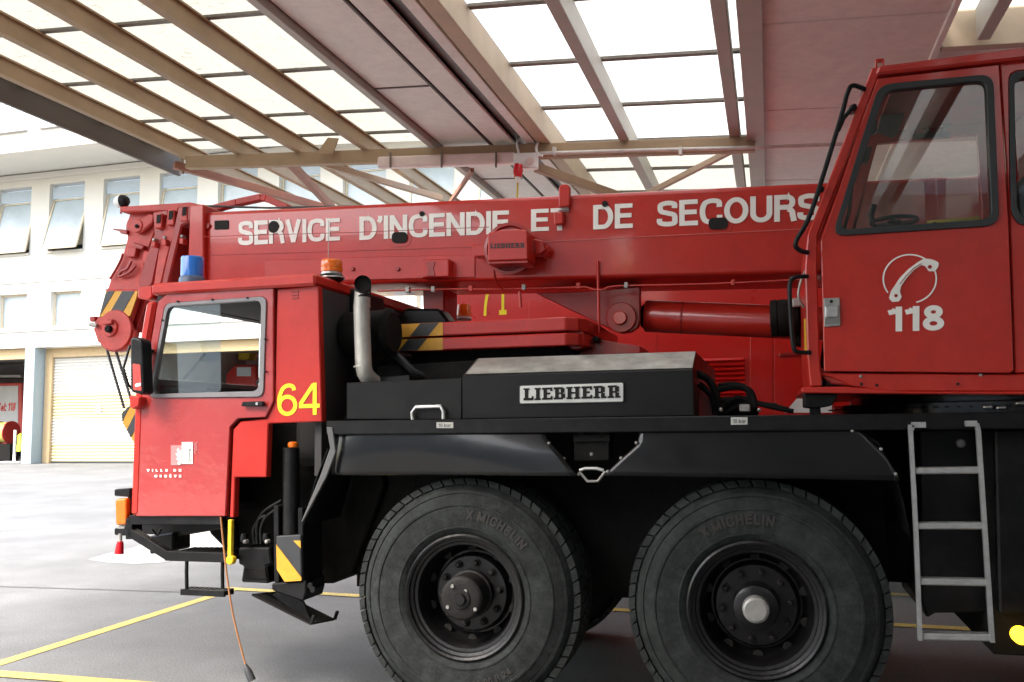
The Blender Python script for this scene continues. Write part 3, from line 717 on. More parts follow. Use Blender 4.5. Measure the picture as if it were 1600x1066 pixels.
# mudguards
def mudguard(left, right, Y, m, curl):
    """pressed sheet bulging outwards, its left end curling back"""
    bm = bmesh.new(); rows = []
    L = [P(a, b, Y) for a, b in left]; Rr = [P(a, b, Y) for a, b in right]
    def at(pl, t):
        zs = [p.z for p in pl]; z = zs[0] + (zs[-1] - zs[0]) * t
        for a, b in zip(pl, pl[1:]):
            if min(a.z, b.z) - 1e-6 <= z <= max(a.z, b.z) + 1e-6:
                k = 0 if abs(b.z - a.z) < 1e-6 else (z - a.z) / (b.z - a.z); return a.x + (b.x - a.x) * k, z
        return pl[-1].x, z
    for j in range(11):
        v = j / 10; (xl, zl), (xr_, zr_) = at(L, v), at(Rr, v); row = []
        for i in range(41):
            u = i / 40; x = xl + (xr_ - xl) * u
            dy = -.012 * math.sin(math.pi * v) - .02 * v
            if curl and u < .12: dy += .05 * (1 - u / .12) ** 2
            if curl: dy += .03 * math.sin(u * 5) * v
            row.append(bm.verts.new((x, Y + dy, zl + (zr_ - zl) * u)))
        rows.append(row)
    for a, b in zip(rows, rows[1:]):
        for i in range(40): bm.faces.new((a[i], b[i], b[i + 1], a[i + 1]))
    o = finish('mudguard', bm, m, cr, smooth=50, normals=False)
    k = o.modifiers.new('thick', 'SOLIDIFY'); k.thickness = .012; k.offset = -1
    return o
mudguard([(521, 671), (519, 700), (514, 743)], [(855, 669), (855, 686), (872, 702), (905, 743)], YO + .01, BLACKGL, True)
mudguard([(999, 667), (997, 694), (972, 716), (944, 743)], [(1330, 663), (1352, 678), (1384, 712), (1407, 751)], YO + .01, BLACKGL, False)
fl_e = [P(510, 664, YO - .01), P(521, 672, YO - .01)]
bm = bmesh.new()
ed = [(524, 672), (546, 680), (545, 704), (516, 742)]
a = [P(512, 666, YO - .012), P(540, 668, YO - .012)]
pts = [P(513, 667, YO), P(519, 700, YO), P(504, 742, YO), P(474, 815, YO), P(476.5, 815, YO), P(514, 744, YO), P(528, 706, YO), P(523, 668, YO)]
prism(bm, [(p.x, p.z) for p in pts], YO - .03, YO - .006); finish('mudguard_edge', bm, mat('worn_grey_edge', (.10, .10, .10), .4), cr, bev=.004)
def bent(name, px, Y, wd, m, parent=cr):
    """sheet strip running back from an edge line"""
    bm = bmesh.new(); p = [P(a, b, Y) for a, b in px]
    f = [bm.verts.new(q) for q in p]; g = [bm.verts.new(q + Vector((0, wd, 0))) for q in p]
    f2 = [bm.verts.new(q + Vector((0, 0, -.012))) for q in p]; g2 = [bm.verts.new(q + Vector((0, wd, -.012))) for q in p]
    for i in range(len(p) - 1):
        bm.faces.new((f[i], f[i + 1], g[i + 1], g[i])); bm.faces.new((f2[i], g2[i], g2[i + 1], f2[i + 1]))
        bm.faces.new((f[i], f2[i], f2[i + 1], f[i + 1])); bm.faces.new((g[i], g[i + 1], g2[i + 1], g2[i]))
    bm.faces.new((f[0], g[0], g2[0], f2[0])); bm.faces.new((f[-1], f2[-1], g2[-1], g[-1]))
    return finish(name, bm, m, parent)
bent('mud_flap', [(512, 700), (492, 752), (474, 818)], YO + .03, .5, BLACK)
bent('mud_flap', [(1330, 667), (1372, 690), (1396, 735), (1412, 785), (1422, 835)], YO + .02, .55, BLACK)
def bolts(pts, Y, rpx, m=CAP, parent=cr):
    for a, b in pts: disc('bolt', a, b, Y - .016, rpx, .02, m, parent, seg=10, ch=.004)
bolts([(857, 693), (880, 717), (904, 741), (994, 692), (970, 716), (949, 737), (1332, 673), (1377, 702), (1400, 741), (520, 668)], YO - .002, 2.6)
lb = slab('valve_box', [(897, 681), (952, 680), (952, 720), (897, 721)], YO + .05, .15, BLACKGRIME, cr, bev=.006)
slab('box_lid', [(896, 679), (953, 678), (953, 690), (896, 691)], YO + .03, .14, BLACKGRIME, lb, bev=.004)
for x in (908, 941): disc('hinge', x, 677, YO + .03, 6, .05, BLACKGRIME, lb, seg=12)
disc('lock', 924, 710, YO + .04, 3, .02, CAP, lb, seg=12)
pipe('drain_ring', [P(906, 735, YO), P(914, 732, YO), P(932, 732, YO), P(943, 735, YO)], .010, STEEL, cr)
pipe('drain_cup', [P(905, 737, YO), P(918, 752, YO), P(934, 752, YO), P(946, 737, YO)], .008, CAP, cr)
st1 = slab('pressure_sticker', [(682, 660), (708, 660), (708, 669), (682, 669)], YO - .024, .002, STICK, cr, bev=0)
text('lettering', '10 bar', [(685, 667), (705, 667), (705, 662), (685, 662)], YO - .026, HAZK, st1, t=.14)
st2 = slab('pressure_sticker', [(1142, 652), (1168, 652), (1168, 663.5), (1142, 664)], YO - .024, .002, STICK, cr, bev=0)
text('lettering', '10 bar', [(1145, 661.5), (1165, 661), (1165, 655), (1145, 655)], YO - .026, HAZK, st2, t=.14)
# ---- wheels
def wheel(px, py, planetary):
    c = P(px, py, YO + .06); c.z = .69 if abs(c.z - .69) < .08 else c.z
    wr = thing('wheel', None, None, c, parent=cr)
    S = lambda n, prof, m, p=wr, seg=64, off=(0, 0, 0), **k: turned(n, prof, c + Vector(off), m, p, seg=seg, **k)
    bm = bmesh.new()
    lathe(bm, [(.352, .03), (.37, .004), (.40, -.012), (.402, -.016), (.41, -.016), (.412, -.012), (.47, -.018), (.53, -.012), (.532, -.018), (.545, -.016), (.547, -.01), (.585, .006), (.60, .016), (.602, .010), (.618, .018), (.622, .026), (.645, .05), (.668, .09), (.672, .2), (.668, .31), (.645, .35), (.6, .385), (.5, .415), (.352, .37)], c, seg=96, cap=False)
    n = 58
    for k in range(n):                       # tread blocks of both shoulders
        for y0, y1, off in ((.012, .15, 0), (.25, .388, .5)):
            a = 2 * math.pi * (k + off) / n; da = math.pi / n * .86
            vs = []
            for t in (-da, da):
                for r0, yy in ((.652, y0 + .028), (.688, y0 + .034), (.690, y1), (.652, y1)):
                    sk = .25 * da * (1 if yy > y0 + .03 else -1)
                    vs.append(bm.verts.new(c + Vector((r0 * math.cos(a + t + sk), yy, r0 * math.sin(a + t + sk)))))
            for q in ((0, 1, 2, 3), (7, 6, 5, 4), (0, 4, 5, 1), (1, 5, 6, 2), (2, 6, 7, 3), (0, 3, 7, 4)): bm.faces.new([vs[i] for i in q])
    for k in range(n * 1):
        a = 2 * math.pi * (k + .25) / n; da = math.pi / n * .7; vs = []
        for t in (-da, da):
            for r0, yy in ((.65, .165), (.690, .165), (.690, .235), (.65, .235)):
                vs.append(bm.verts.new(c + Vector((r0 * math.cos(a + t), yy, r0 * math.sin(a + t)))))
        for q in ((0, 1, 2, 3), (7, 6, 5, 4), (0, 4, 5, 1), (1, 5, 6, 2), (2, 6, 7, 3), (0, 3, 7, 4)): bm.faces.new([vs[i] for i in q])
    ty = finish('tyre', bm, RUBBER, wr, smooth=28)
    S('rim', [(.366, .012), (.366, -.004), (.355, -.012), (.342, -.006), (.338, .012), (.322, .018), (.316, .03), (.300, .034), (.292, .05), (.285, .12), (.262, .20), (.245, .215), (.0, .215)], RIM, cap=False)
    for k in range(10):                      # hand holes, their shade painted as black caps on the disc
        a = 2 * math.pi * (k + .5) / 10
        S('hand_hole', [(.026, -.002), (.024, .004), (.0, .006)], SOOT_SHADE, seg=16, off=(.268 * math.cos(a), .165, .268 * math.sin(a)))
    S('wheel_disc', [(.235, .216), (.228, .175), (.215, .155), (.13, .15), (.0, .15)], RIM, cap=False)
    for k in range(10):
        a = 2 * math.pi * (k + .2) / 10
        S('wheel_nut', [(.009, -.03), (.016, -.024), (.017, 0), (.024, 0), (.024, .012)], RUST, seg=8, off=(.182 * math.cos(a), .14, .182 * math.sin(a)))
    if planetary:
        S('hub', [(.0, -.055), (.055, -.055), (.06, -.045), (.108, -.045), (.118, -.04), (.126, -.03), (.128, .1), (.14, .105), (.14, .15)], RUST, seg=48)
        S('hub_boss', [(.0, -.075), (.03, -.075), (.034, -.07), (.034, -.05)], RIM, seg=24)
        for dx, dz in ((.03, .045), (.088, -.055), (-.08, -.05), (-.05, .07)): S('hub_plug', [(.0, -.054), (.010, -.054), (.012, -.044)], CAP, seg=10, off=(dx, 0, dz))
    else:
        S('hub', [(.0, .05), (.1, .05), (.118, .06), (.126, .10), (.13, .15)], RIM, seg=48)
        S('hub_cap', [(.0, -.01), (.055, -.01), (.068, .0), (.072, .05)], CAP, seg=40)
    # raised lettering round the side wall
    def arc(s, mid, rad, hgt, name, flip=False, t=.2):
        g = glyphs(t); adv = [(.34 if ch == ' ' else g[ch][0] + .16) for ch in s]; tot = sum(adv) * hgt / rad
        ang = mid + (tot / 2 if not flip else -tot / 2)
        bm = bmesh.new(); kk = 0
        for ch, ad in zip(s, adv):
            if ch != ' ':
                for stq in g[ch][1]:
                    kk += 1
                    for q in ribbon(stq, t, len(stq) > 3 and (Vector(stq[0]) - Vector(stq[-1])).length < 1e-4):
                        vs = []
                        for v in q:
                            if not flip: th = ang - v.x * hgt / rad; rr = rad + v.y * hgt
                            else: th = ang + v.x * hgt / rad; rr = rad + hgt - v.y * hgt
                            # side wall depth at this radius
                            yy = -.0215 - (kk % 5) * .0003 - (0 if rr > .41 else .001)
                            vs.append(bm.verts.new(c + Vector((rr * math.cos(th), yy, rr * math.sin(th)))))
                        bm.faces.new(vs)
            ang += (-1 if not flip else 1) * ad * hgt / rad
        finish(name, bm, RUBLET, wr, normals=False)
    arc('X MICHELIN', R(62 if planetary else 100), .455, .055, 'tyre_lettering')
    arc('14.00 R 24', R(-68 if planetary else -100), .465, .038, 'tyre_lettering', True)
    return wr
w1 = wheel(724, 931, True); w2 = wheel(1181, 956, False)
def copy_tree(o, par):
    c = o.copy(); COL.objects.link(c); c.parent = par
    for ch in o.children: copy_tree(ch, c)
    return c
for wv in (w1, w2):                          # the far side pair
    c = copy_tree(wv, cr); c.rotation_euler = (0, 0, math.pi); c.location = wv.location + Vector((0, 2.38, 0))
# ---- ladder
ld = thing('ladder', None, None, P(1490, 1000, YO - .06), parent=cr)
YLd = YO - .08
for xs in ([(1446, 664), (1424, 664), (1423, 672), (1432, 838), (1438, 1001)], [(1508, 662), (1526, 662), (1529, 672), (1540, 838), (1551, 1004)]):
    pts = [P(a, b, YLd) for a, b in xs]; bm = bmesh.new()
    for a, b in zip(pts, pts[1:]): beam(bm, a, b, .030, .028) if abs((b - a).z) < .03 else beam(bm, a + Vector((0, .012, 0)), b + Vector((0, .012, 0)), .032, .020)
    finish('rail', bm, ALU, ld)
for (xa, ya, xb, yb) in ((1429, 736, 1532, 735), (1433, 822, 1537, 822), (1437, 909, 1543, 911), (1441, 995, 1549, 997)):
    a, b = P(xa, ya, YLd + .01), P(xb, yb, YLd + .01); bar('rung', a + Vector((0, .03, 0)), b + Vector((0, .03, 0)), .07, .033, ALU, ld, bev=.006)
disc('reflector', 1502, 693, YO + .285, 7, .03, CAP, cr, seg=20)
disc('marker_lamp', 1597, 995, YO + .02, 13, .06, LAMPON, cr, seg=24)
# ---- engine deck
slab('battery_box', [(541, 598), (722, 591), (722, 656), (541, 656)], YO + .06, 1.2, GREYBOX, cr, bev=.006)
z0, z1, z2 = zd, P(1080, 577, YO + .05).z, P(1070, 550, YO + .32).z
xa, xb = P(722, 620, YO + .05).x, P(1084, 620, YO + .05).x
bm = bmesh.new()
pr = [(YO + .05, z0), (YO + .05, z1), (YO + .32, z2), (7.2, z2), (7.2, z0)]
f = [bm.verts.new((xa, y, z)) for y, z in pr]; b = [bm.verts.new((xb, y, z)) for y, z in pr]
bm.faces.new(f); bm.faces.new(b[::-1])
for i in range(5): bm.faces.new((f[i], f[(i + 1) % 5], b[(i + 1) % 5], b[i]))
ec = finish('engine_cover', bm, GREYBOX, cr, bev=.006)
bm = bmesh.new(); n = (Vector((0, -(z2 - z1), .27))).normalized() * .003
v = [bm.verts.new(Vector(q) + n) for q in ((xa + .02, YO + .055, z1 + .005), (xb - .003, YO + .055, z1 + .005), (xb - .003, YO + .315, z2 - .002), (xa + .02, YO + .315, z2 - .002))]
bm.faces.new(v); finish('cover_slope', bm, ALUTOP, ec)  # sloping face in a paler colour than the cover front
bd1 = slab('badge', [(812, 603), (974, 598), (974, 628), (812, 631)], YO + .035, .012, PLAQUE, ec, rnd=.012, bev=.003)
bd2 = slab('badge_edge', [(811, 602), (975, 597), (975, 629), (811, 632)], YO + .037, .010, SEAL, ec, holes=[[(814, 605), (972, 600), (972, 626), (814, 629)]], rnd=.014, hrnd=.008, bev=.002)
text('lettering', 'LIEBHERR', [(818, 626), (970, 621.5), (970, 602), (818, 607)], YO + .034, SOOT_SHADE, bd1, slabs=True, lift=.002)
pipe('grab_handle', [P(645, 656, YO + .03), P(644, 645, YO + .03), P(650, 636, YO + .03), P(688, 635, YO + .03), P(693, 643, YO + .03), P(693, 655, YO + .03)], .012, STEEL, cr)
# ---- hoses at the turntable
for pts, r in (([(1086, 583), (1105, 592), (1118, 612), (1122, 645)], .022), ([(1092, 600), (1112, 620), (1118, 648)], .018), ([(1120, 610), (1150, 604), (1172, 612), (1180, 636)], .02),
               ([(1125, 640), (1150, 622), (1175, 628), (1205, 636), (1240, 643)], .014), ([(1130, 648), (1165, 630), (1200, 632), (1232, 640)], .012), ([(1122, 602), (1148, 600), (1166, 606), (1176, 630), (1214, 633)], .012)):
    pipe('hose', [P(a, b, YO + .35) for a, b in pts], r, BLACKGRIME, cr, curve=6)
slab('valve_block', [(1155, 632), (1172, 632), (1172, 643), (1155, 643)], YO + .2, .1, CAP, cr)
slab('valve_body', [(1095, 622), (1180, 618), (1185, 652), (1092, 652)], YO + .45, .5, BLACKGRIME, cr, bev=.02)
slab('support_plate', [(1086, 600), (1118, 632), (1120, 655), (1086, 655)], YO + .4, .04, REDDARK, cr)
disc('fitting', 1126, 640, YO + .2, 3, .06, STEEL, cr, seg=10)
disc('fitting', 1186, 641, YO + .2, 3, .06, STEEL, cr, seg=10)

# ---- front cab
YR = 7.35
fc = thing('driver_cab', None, None, P(300, 800, YO + .6), parent=cr)
doorp = [(262, 458), (427, 450), (427, 627), (415, 652), (371, 654), (359, 667), (352, 807), (212, 807), (218, 640), (232, 556), (246, 472)]
wino = [(258, 474), (416, 463), (411, 620), (232, 622)]
wini = [(262, 479), (408, 469), (404, 611), (237, 616)]
dr = slab('door', doorp, YO, .045, REDDOOR, fc, holes=[wino], hrnd=.05, bev=.005)
slab('window_trim', wino, YO - .012, .04, ALUSEAL, dr, holes=[wini], rnd=.05, hrnd=.05, bev=.006)
bolts([(276, 471), (330, 468), (385, 465), (252, 500), (413, 530), (413, 580)], YO - .01, 1.6, SEAL, dr)
slab('sliding_pane', [(262, 479), (344, 473), (345, 613), (237, 616)], YO + .018, .004, GLASSS, dr, rnd=.03, bev=0)
slab('pane', [(336, 473), (408, 469), (404, 611), (336, 614)], YO + .010, .004, GLASSC, dr, bev=0) if False else None
hd = slab('door_handle', [(378, 628), (411, 627), (411, 635), (376, 635)], YO - .035, .03, BLACK, dr, bev=.006)
disc('key_lock', 401, 631, YO - .04, 2.6, .01, STEEL, hd, seg=12, ch=.002)
slab('rear_side_panel', [(433, 452), (497, 446), (503, 659), (419, 662), (416, 746), (367, 746), (365, 809), (358.5, 809), (364, 671), (375, 659), (417, 654), (429, 628)], YO + .02, .06, RED, fc, bev=.006)
slab('door_gap_shade', [(346, 808), (364, 808), (367, 672), (380, 662), (428, 650), (436, 600), (436, 452), (424, 452), (424, 630), (410, 646), (352, 655)], YO + .075, .01, SOOT_SHADE, fc, bev=0)  # black sheet that paints the shade inside the door gap
for k in range(3): slab('vent_slot', [(455, 455 + k * 5), (466, 454.5 + k * 5), (466, 456.5 + k * 5), (455, 457 + k * 5)], YO + .014, .006, REDDARK, fc, bev=0)
text('lettering', '64', [(434, 650), (500, 648), (500, 598), (434, 600)], YO + .02, YELLOW, fc, t=.125, gap=.06)
# front wall, posts and rest of the shell
A = P(246, 470, YO); B = P(232, 556, YO); Cc = P(218, 640, YO); Dd = P(212, 806, YO)
fo = -.065
prof = [(P(228, 470, YO).x, A.z), (P(213, 556, YO).x, B.z), (P(209, 640, YO).x, Cc.z), (P(203, 806, YO).x, Dd.z)]
prof_in = [(x + .075, z) for x, z in prof]
solid('corner_post', prof + prof_in[::-1], YO - .005, YO + .08, RED, fc, bev=.02)
solid('corner_post', prof + prof_in[::-1], YR - .09, YR, RED, fc, bev=.02)
zw0 = P(320, 607, YO + .9).z                                           # bottom of the windscreen
solid('front_wall', [(prof[2][0] + .0, zw0), (prof[3][0], prof[3][1]), (prof_in[3][0], prof[3][1]), (prof_in[2][0], zw0)], YO + .082, YR - .092, RED, fc)
xsill = prof[2][0] + .04
bar('windscreen_frame', (xsill + .02, YO + .085, zw0 + .012), (xsill + .02, YR - .095, zw0 + .012), .035, .04, WHITEP, fc)
xt = prof[0][0] + .03
zt = A.z
bar('windscreen_header', (xt + .04, YO + .085, zt + .02), (xt + .04, YR - .095, zt + .02), .10, .06, INNER, fc)
bm = bmesh.new(); v = [bm.verts.new(q) for q in ((xsill, YO + .085, zw0 + .03), (xsill, YR - .095, zw0 + .03), (xt + .02, YR - .095, zt - .1), (xt + .02, YO + .085, zt - .1))]
bm.faces.new(v); finish('windscreen', bm, GLASSC, fc)
for k, (ya, yb) in enumerate(((YO + .5, YO + .62), (YO + 1.45, YO + 1.5))):
    bar('wiper', (xsill - .03, ya, zw0 + .05), (xt - .0, yb, zt - .3), .016, .02, BLACK, fc)
zr0 = P(300, 458, YO).z; xr0 = P(240, 455, YO).x; xr1 = P(496, 440, YO).x
box('roof', xr0, xr1, YO - .03, YR + .03, zr0, zr0 + .075, RED, fc, bev=.015)
box('roof_lining', xr0 + .1, xr1 - .1, YO + .1, YR - .1, zr0 - .05, zr0 - .004, INNER, fc)
slab('roof_bracket', [(215, 449), (238, 446), (238, 464), (232, 470), (214, 466)], YO + .05, .25, RED, fc, bev=.01)
xbk = P(500, 600, YO).x
box('rear_wall', xbk - .08, xbk - .03, YO + .085, YR, P(400, 745, YO).z, zr0 - .005, INNER, fc)
zfl = P(300, 807, YO).z
box('cab_floor', prof[3][0] + .08, P(340, 700, YO).x, YO + .05, YR - .1, zfl, zfl + .06, INNER, fc)
xw0, xw1 = P(262, 600, YO).x, P(420, 600, YO).x
solid('far_side_wall', [(prof[3][0] + .08, zfl + .07), (xbk - .1, zfl + .07), (xbk - .1, zr0 - .06), (xw0 - .02, zr0 - .06)], YR - .05, YR, RED, fc, holes=[[(xw0 + .02, zw0 + .05), (xw1 - .3, zw0 + .05), (xw1 - .3, zr0 - .2), (xw0 + .06, zr0 - .2)]])
box('dashboard', prof[3][0] + .085, prof[3][0] + .50, YO + .12, YR - .15, zw0 - .3, zw0 - .03, INNER, fc, bev=.03)
cse = P(385, 640, YO + .62)
ste = turned('steering_wheel', [(.20 + .014 * math.cos(a * math.pi / 5), .014 * math.sin(a * math.pi / 5)) for a in range(11)], (prof[2][0] + .58, YO + .6, zw0 - .10), BLACK, fc, axis='Z', seg=36, cap=False)
box('seat', -3.05, -2.68, YO + .35, YO + .85, zfl + .3, zw0 - .2, INNER, fc, bev=.05)
# marks on the door
em = slab('emblem', [(284, 691), (301, 691), (301, 725), (284, 725)], YO - .005, .003, WHITEP, dr, bev=0)
slab('emblem_half', [(267, 696), (283.6, 696), (283.6, 727), (267, 727)], YO - .004, .003, mat('emblem_rose', (.62, .22, .22), .5), em, bev=0)
slab('emblem_eagle', [(276, 703), (279, 700), (280, 704), (283, 703), (283.4, 724), (279, 727), (277, 723), (280, 721), (275, 717), (278, 715), (274, 709), (278, 708)], YO - .008, .002, WHITEP, em, bev=0)
slab('emblem_key', [(294, 701), (298, 701), (298, 705), (296, 705), (296, 717), (298, 718), (298, 722), (294, 722), (293, 718), (294.6, 716)], YO - .008, .002, ALUTOP, em, bev=0)
bm = bmesh.new()
for k, s in enumerate((305, 307.5)):
    for j in range(7 - k * 2):
        p = P(s - (1 if j % 2 else 0), 693 + j * 2.6 - k, YO - .004); bbox(bm, p.x - .003, p.x + .003, p.y, p.y + .003, p.z - .003, p.z + .003)
finish('emblem_dots', bm, mat('emblem_pink', (.6, .3, .3), .5), em)
text('lettering', 'VILLE DE', [(230, 737), (284, 737), (284, 733), (230, 733)], YO, WHITE, dr, t=.3, gap=.62, space=.8, lift=.004)
text('lettering', 'GENÈVE', [(242, 746), (284, 746), (284, 742), (242, 742)], YO, WHITE, dr, t=.3, gap=.62, lift=.004)
# mirror
mr = thing('mirror', None, None, P(213, 570, YO - .1), parent=cr)
Ym = YO - .16
slab('mirror_shell', [(203, 530), (208, 526), (219, 529), (222, 534), (225, 614), (220, 617), (205, 613), (203, 606)], Ym, .10, BLACK, mr, rnd=.03, bev=.02, seg=3)
slab('mirror_lower_glass', [(207, 568), (219, 570), (221, 611), (208, 609)], Ym - .004, .004, REDOLD, mr, rnd=.01, bev=0)
slab('mirror_mark', [(211, 600), (220, 598), (220, 603), (211, 605)], Ym - .007, .003, WHITEP, mr, rnd=.01, bev=0)
pipe('mirror_arm', [P(219, 551, Ym + .1), P(228, 549, YO - .02), P(240, 549, YO)], .014, BLACK, mr)
pipe('mirror_arm', [P(203, 540, Ym + .05), P(193, 575, Ym), P(200, 600, Ym), P(206, 608, Ym + .05)], .008, BLACK, mr)
slab('mirror_bracket', [(201, 618), (219, 620), (217, 634), (208, 640), (202, 636)], YO - .06, .10, RED, mr, bev=.008)
# roof lamps
bl = P(300, 441, YO + .42)
bh = (P(300, 402, YO + .42).z - bl.z); br = 17.5 * mpp(300, 420, YO + .42)
b1 = thing('beacon', None, None, bl, parent=cr)
turned('beacon_foot', [(br * 1.12, -.03), (br * 1.12, bh * .12), (br * .98, bh * .22)], bl, mat('blue_grey_foot', (.06, .09, .16), .4), b1, axis='Z', seg=32)
turned('beacon_lens', [(br * .99, bh * .2), (br * .99, bh * .93), (br * .93, bh), (0, bh)], bl, BLUE, b1, axis='Z', seg=40)
bl = P(518, 437, YO + .3); bh = P(518, 406, YO + .3).z - bl.z; br = 16.5 * mpp(518, 420, YO + .3)
b2 = thing('beacon', None, None, bl, parent=cr)
turned('beacon_foot', [(br * .3, -.12), (br * .35, -.03), (br * 1.1, -.006), (br * 1.22, bh * .1), (br * 1.05, bh * .24)], bl, BLACK, b2, axis='Z', seg=32)
turned('beacon_ring', [(br * 1.26, bh * .04), (br * 1.28, bh * .07), (br * 1.26, bh * .1)], bl, STEEL, b2, axis='Z', seg=32, cap=False)
turned('beacon_collar', [(br * .99, bh * .22), (br * 1.0, bh * .34)], bl, STEEL, b2, axis='Z', seg=32)
turned('beacon_lens', [(br * .97, bh * .34), (br * 1.03, bh * .38), (br * 1.03, bh * .58), (br * .98, bh * .6), (br * 1.0, bh * .64), (br * 1.0, bh * .88), (br * .9, bh * .98), (0, bh)], bl, AMBER, b2, axis='Z', seg=40)
pipe('aerial', [P(513, 404, YO + .4), P(513.5, 345, YO + .4)], .0025, CAP, cr, seg=6)
slab('roof_lamp', [(437, 433), (452, 432), (453, 436), (436, 437)], YO + .25, .08, CAP, cr, rnd=.01)
# cooler housing behind the cab
slab('cooler_housing', [(497, 441), (508, 436), (553, 452), (553, 470), (556, 590), (541, 600), (541, 657), (507, 660), (503, 600)], YO + .46, .5, BLACK, cr, bev=.01)
slab('frame_side', [(504, 660), (521, 664), (512, 700), (475, 818), (480, 900), (432, 905), (400, 880), (367, 870), (367, 748), (418, 748), (420, 664)], YO + .45, .9, BLACKGRIME, cr, bev=.01)
slab('wheel_arch_web', [(505, 668), (580, 668), (600, 760), (548, 900), (520, 912), (480, 912), (470, 830)], YO + .55, .6, BLACKGRIME, cr, bev=.01)
# exhaust
Yx = YO + .16
rx = 12.8 * mpp(566, 520, Yx)
ex = pipe('exhaust_pipe', [P(567, 455, Yx), P(565, 480, Yx), P(566.5, 530, Yx), P(568, 572, Yx), P(570, 582, Yx), P(575, 590, Yx + .03), P(584, 598, Yx + .08)], rx, EXH, cr, seg=28)
bm = bmesh.new(); tube(bm, catmull([P(567, 466, Yx), P(567, 454, Yx), P(567, 447, Yx - .03), P(567, 443, Yx - .08)], 5), [rx * 1.015] * 15 + [rx * 1.03], 28, cap=False)
eo = finish('exhaust_outlet', bm, SOOT_SHADE, ex, smooth=50)
bm = bmesh.new(); tube(bm, [P(567, 447, Yx - .028), P(567, 445, Yx - .05)], rx * .95, 24); finish('exhaust_throat', bm, SOOT_SHADE, ex)
for y in (479, 573): turned('exhaust_clamp', [(rx * 1.02, -.006), (rx * 1.05, 0), (rx * 1.02, .006)], P(566, y, Yx), EXH, ex, axis='Z', seg=28, cap=False)
# air cleaner and what stands round it
ac = P(592, 520, YO + .40)
turned('air_cleaner', [(.08, -.245), (.135, -.235), (.145, -.22), (.145, -.12), (.155, -.115), (.155, -.09), (.145, -.085), (.148, .06), (.158, .065), (.158, .09), (.13, .11)], ac, BLACKGRIME, cr, axis='X', seg=36)
slab('hinge_arm', [(612, 503), (632, 482), (686, 482), (700, 500), (700, 520), (620, 520)], YO + 1.2, .2, BLACK, cr, bev=.02)
pipe('intake_hose', [P(596, 545, YO + .5), P(622, 560, YO + .5), P(650, 585, YO + .5), P(690, 592, YO + .6)], .035, BLACK, cr, curve=5)
slab('winch_base', [(585, 556), (640, 556), (735, 560), (760, 600), (585, 600)], YO + 1.0, .7, BLACKGRIME, cr)
slab('frame_rail', [(588, 572), (760, 563), (760, 600), (588, 600)], YO + .5, .06, BLACKGRIME, cr)
slab('vent_duct', [(585, 590), (640, 586), (640, 600), (585, 600)], YO + .25, .3, GREYBOX, cr)
# ---- front bumper corner
Yb = YO + .05
fb = thing('front_corner', None, None, P(200, 800, Yb), parent=cr)
for y in (768, 829): slab('lamp_bracket', [(178, y - 3), (184, y - 4), (203, y - 5), (203, y + 9), (178, y + 7)], Yb, .12, BLACK, fb, bev=.006)
slab('lamp_post', [(199, 765), (205, 765), (207, 838), (199, 838)], Yb + .02, .1, BLACK, fb)
slab('turn_signal', [(179, 780), (197, 778), (197, 820), (180, 821)], Yb - .02, .12, AMBER, fb, bev=.014, seg=3, rnd=.02)
slab('signal_base', [(181, 821), (196, 821), (194, 827), (184, 827)], Yb, .08, CAP, fb)
a, b = P(188, 846, Yb), P(186, 865, Yb)
bm = bmesh.new(); tube(bm, [a, a.lerp(b, .3), b], [.02, .024, .03], 14); finish('width_marker', bm, REDLENS, fb, smooth=40)
pipe('marker_stem', [P(188, 834, Yb), a], .012, CAP, fb)
for a, b, wd in (((206, 810), (206, 842), .05), ((204, 830), (265, 868), .055), ((262, 868), (366, 871), .06), ((206, 812), (350, 812), .06)):
    bar('step_frame', P(*a, Yb), P(*b, Yb), .06, wd, BLACK, fb)
bm = bmesh.new()
for k in range(10):
    q = P(268 + k * 8.8, 864, Yb); bbox(bm, q.x, q.x + .022, Yb - .01, Yb + .24, q.z - .02, q.z + .006)
q0, q1 = P(266, 866, Yb), P(356, 866, Yb); bbox(bm, q0.x, q1.x, Yb + .0, Yb + .25, q0.z - .035, q0.z - .021)
finish('tread_plate', bm, BLACK, fb)
hs = thing('hanging_step', None, None, P(320, 925, Yb), parent=cr)
for x in (292, 348): pipe('step_rope', [P(x, 872, Yb), P(x - .5, 895, Yb), P(x, 920, Yb)], .012, BLACK, hs)
bm = bmesh.new(); q0, q1 = P(285, 920, Yb), P(353, 920, Yb); q2 = P(285, 929, Yb)
for y in (Yb - .02, Yb + .07): bbox(bm, q0.x, q1.x, y, y + .02, q2.z, q0.z)
for k in range(9): xx = q0.x + (q1.x - q0.x) * k / 8.6; bbox(bm, xx, xx + .02, Yb + .001, Yb + .069, q2.z + .005, q0.z - .002)
finish('tread', bm, BLACK, hs)
bar('stay', P(361, 812, YO - .01), P(360, 876, YO - .01), .03, .026, YELBAR, fb)
disc('stay_end', 358, 876, YO - .04, 7, .04, YELBAR, fb, seg=20)
# under the cab
slab('underfloor_beam', [(208, 812), (350, 812), (350, 826), (280, 838), (214, 834)], YO + .35, .3, BLACK, cr, bev=.01)
slab('steering_box', [(322, 816), (366, 816), (366, 868), (350, 858), (338, 846), (330, 838), (324, 832)], YO + .4, .4, BLACKGRIME, cr, bev=.02)
slab('washer_tank', [(233, 838), (270, 832), (270, 862), (233, 866)], YO + .3, .2, BLACK, cr, bev=.01)
pipe('under_hose', [P(238, 828, YO + .25), P(246, 836, YO + .25), P(252, 826, YO + .25)], .008, BLACK, cr, curve=4)
slab('tow_eye', [(279, 818), (292, 818), (292, 832), (281, 832)], YO + .36, .1, GREYBOX, cr)
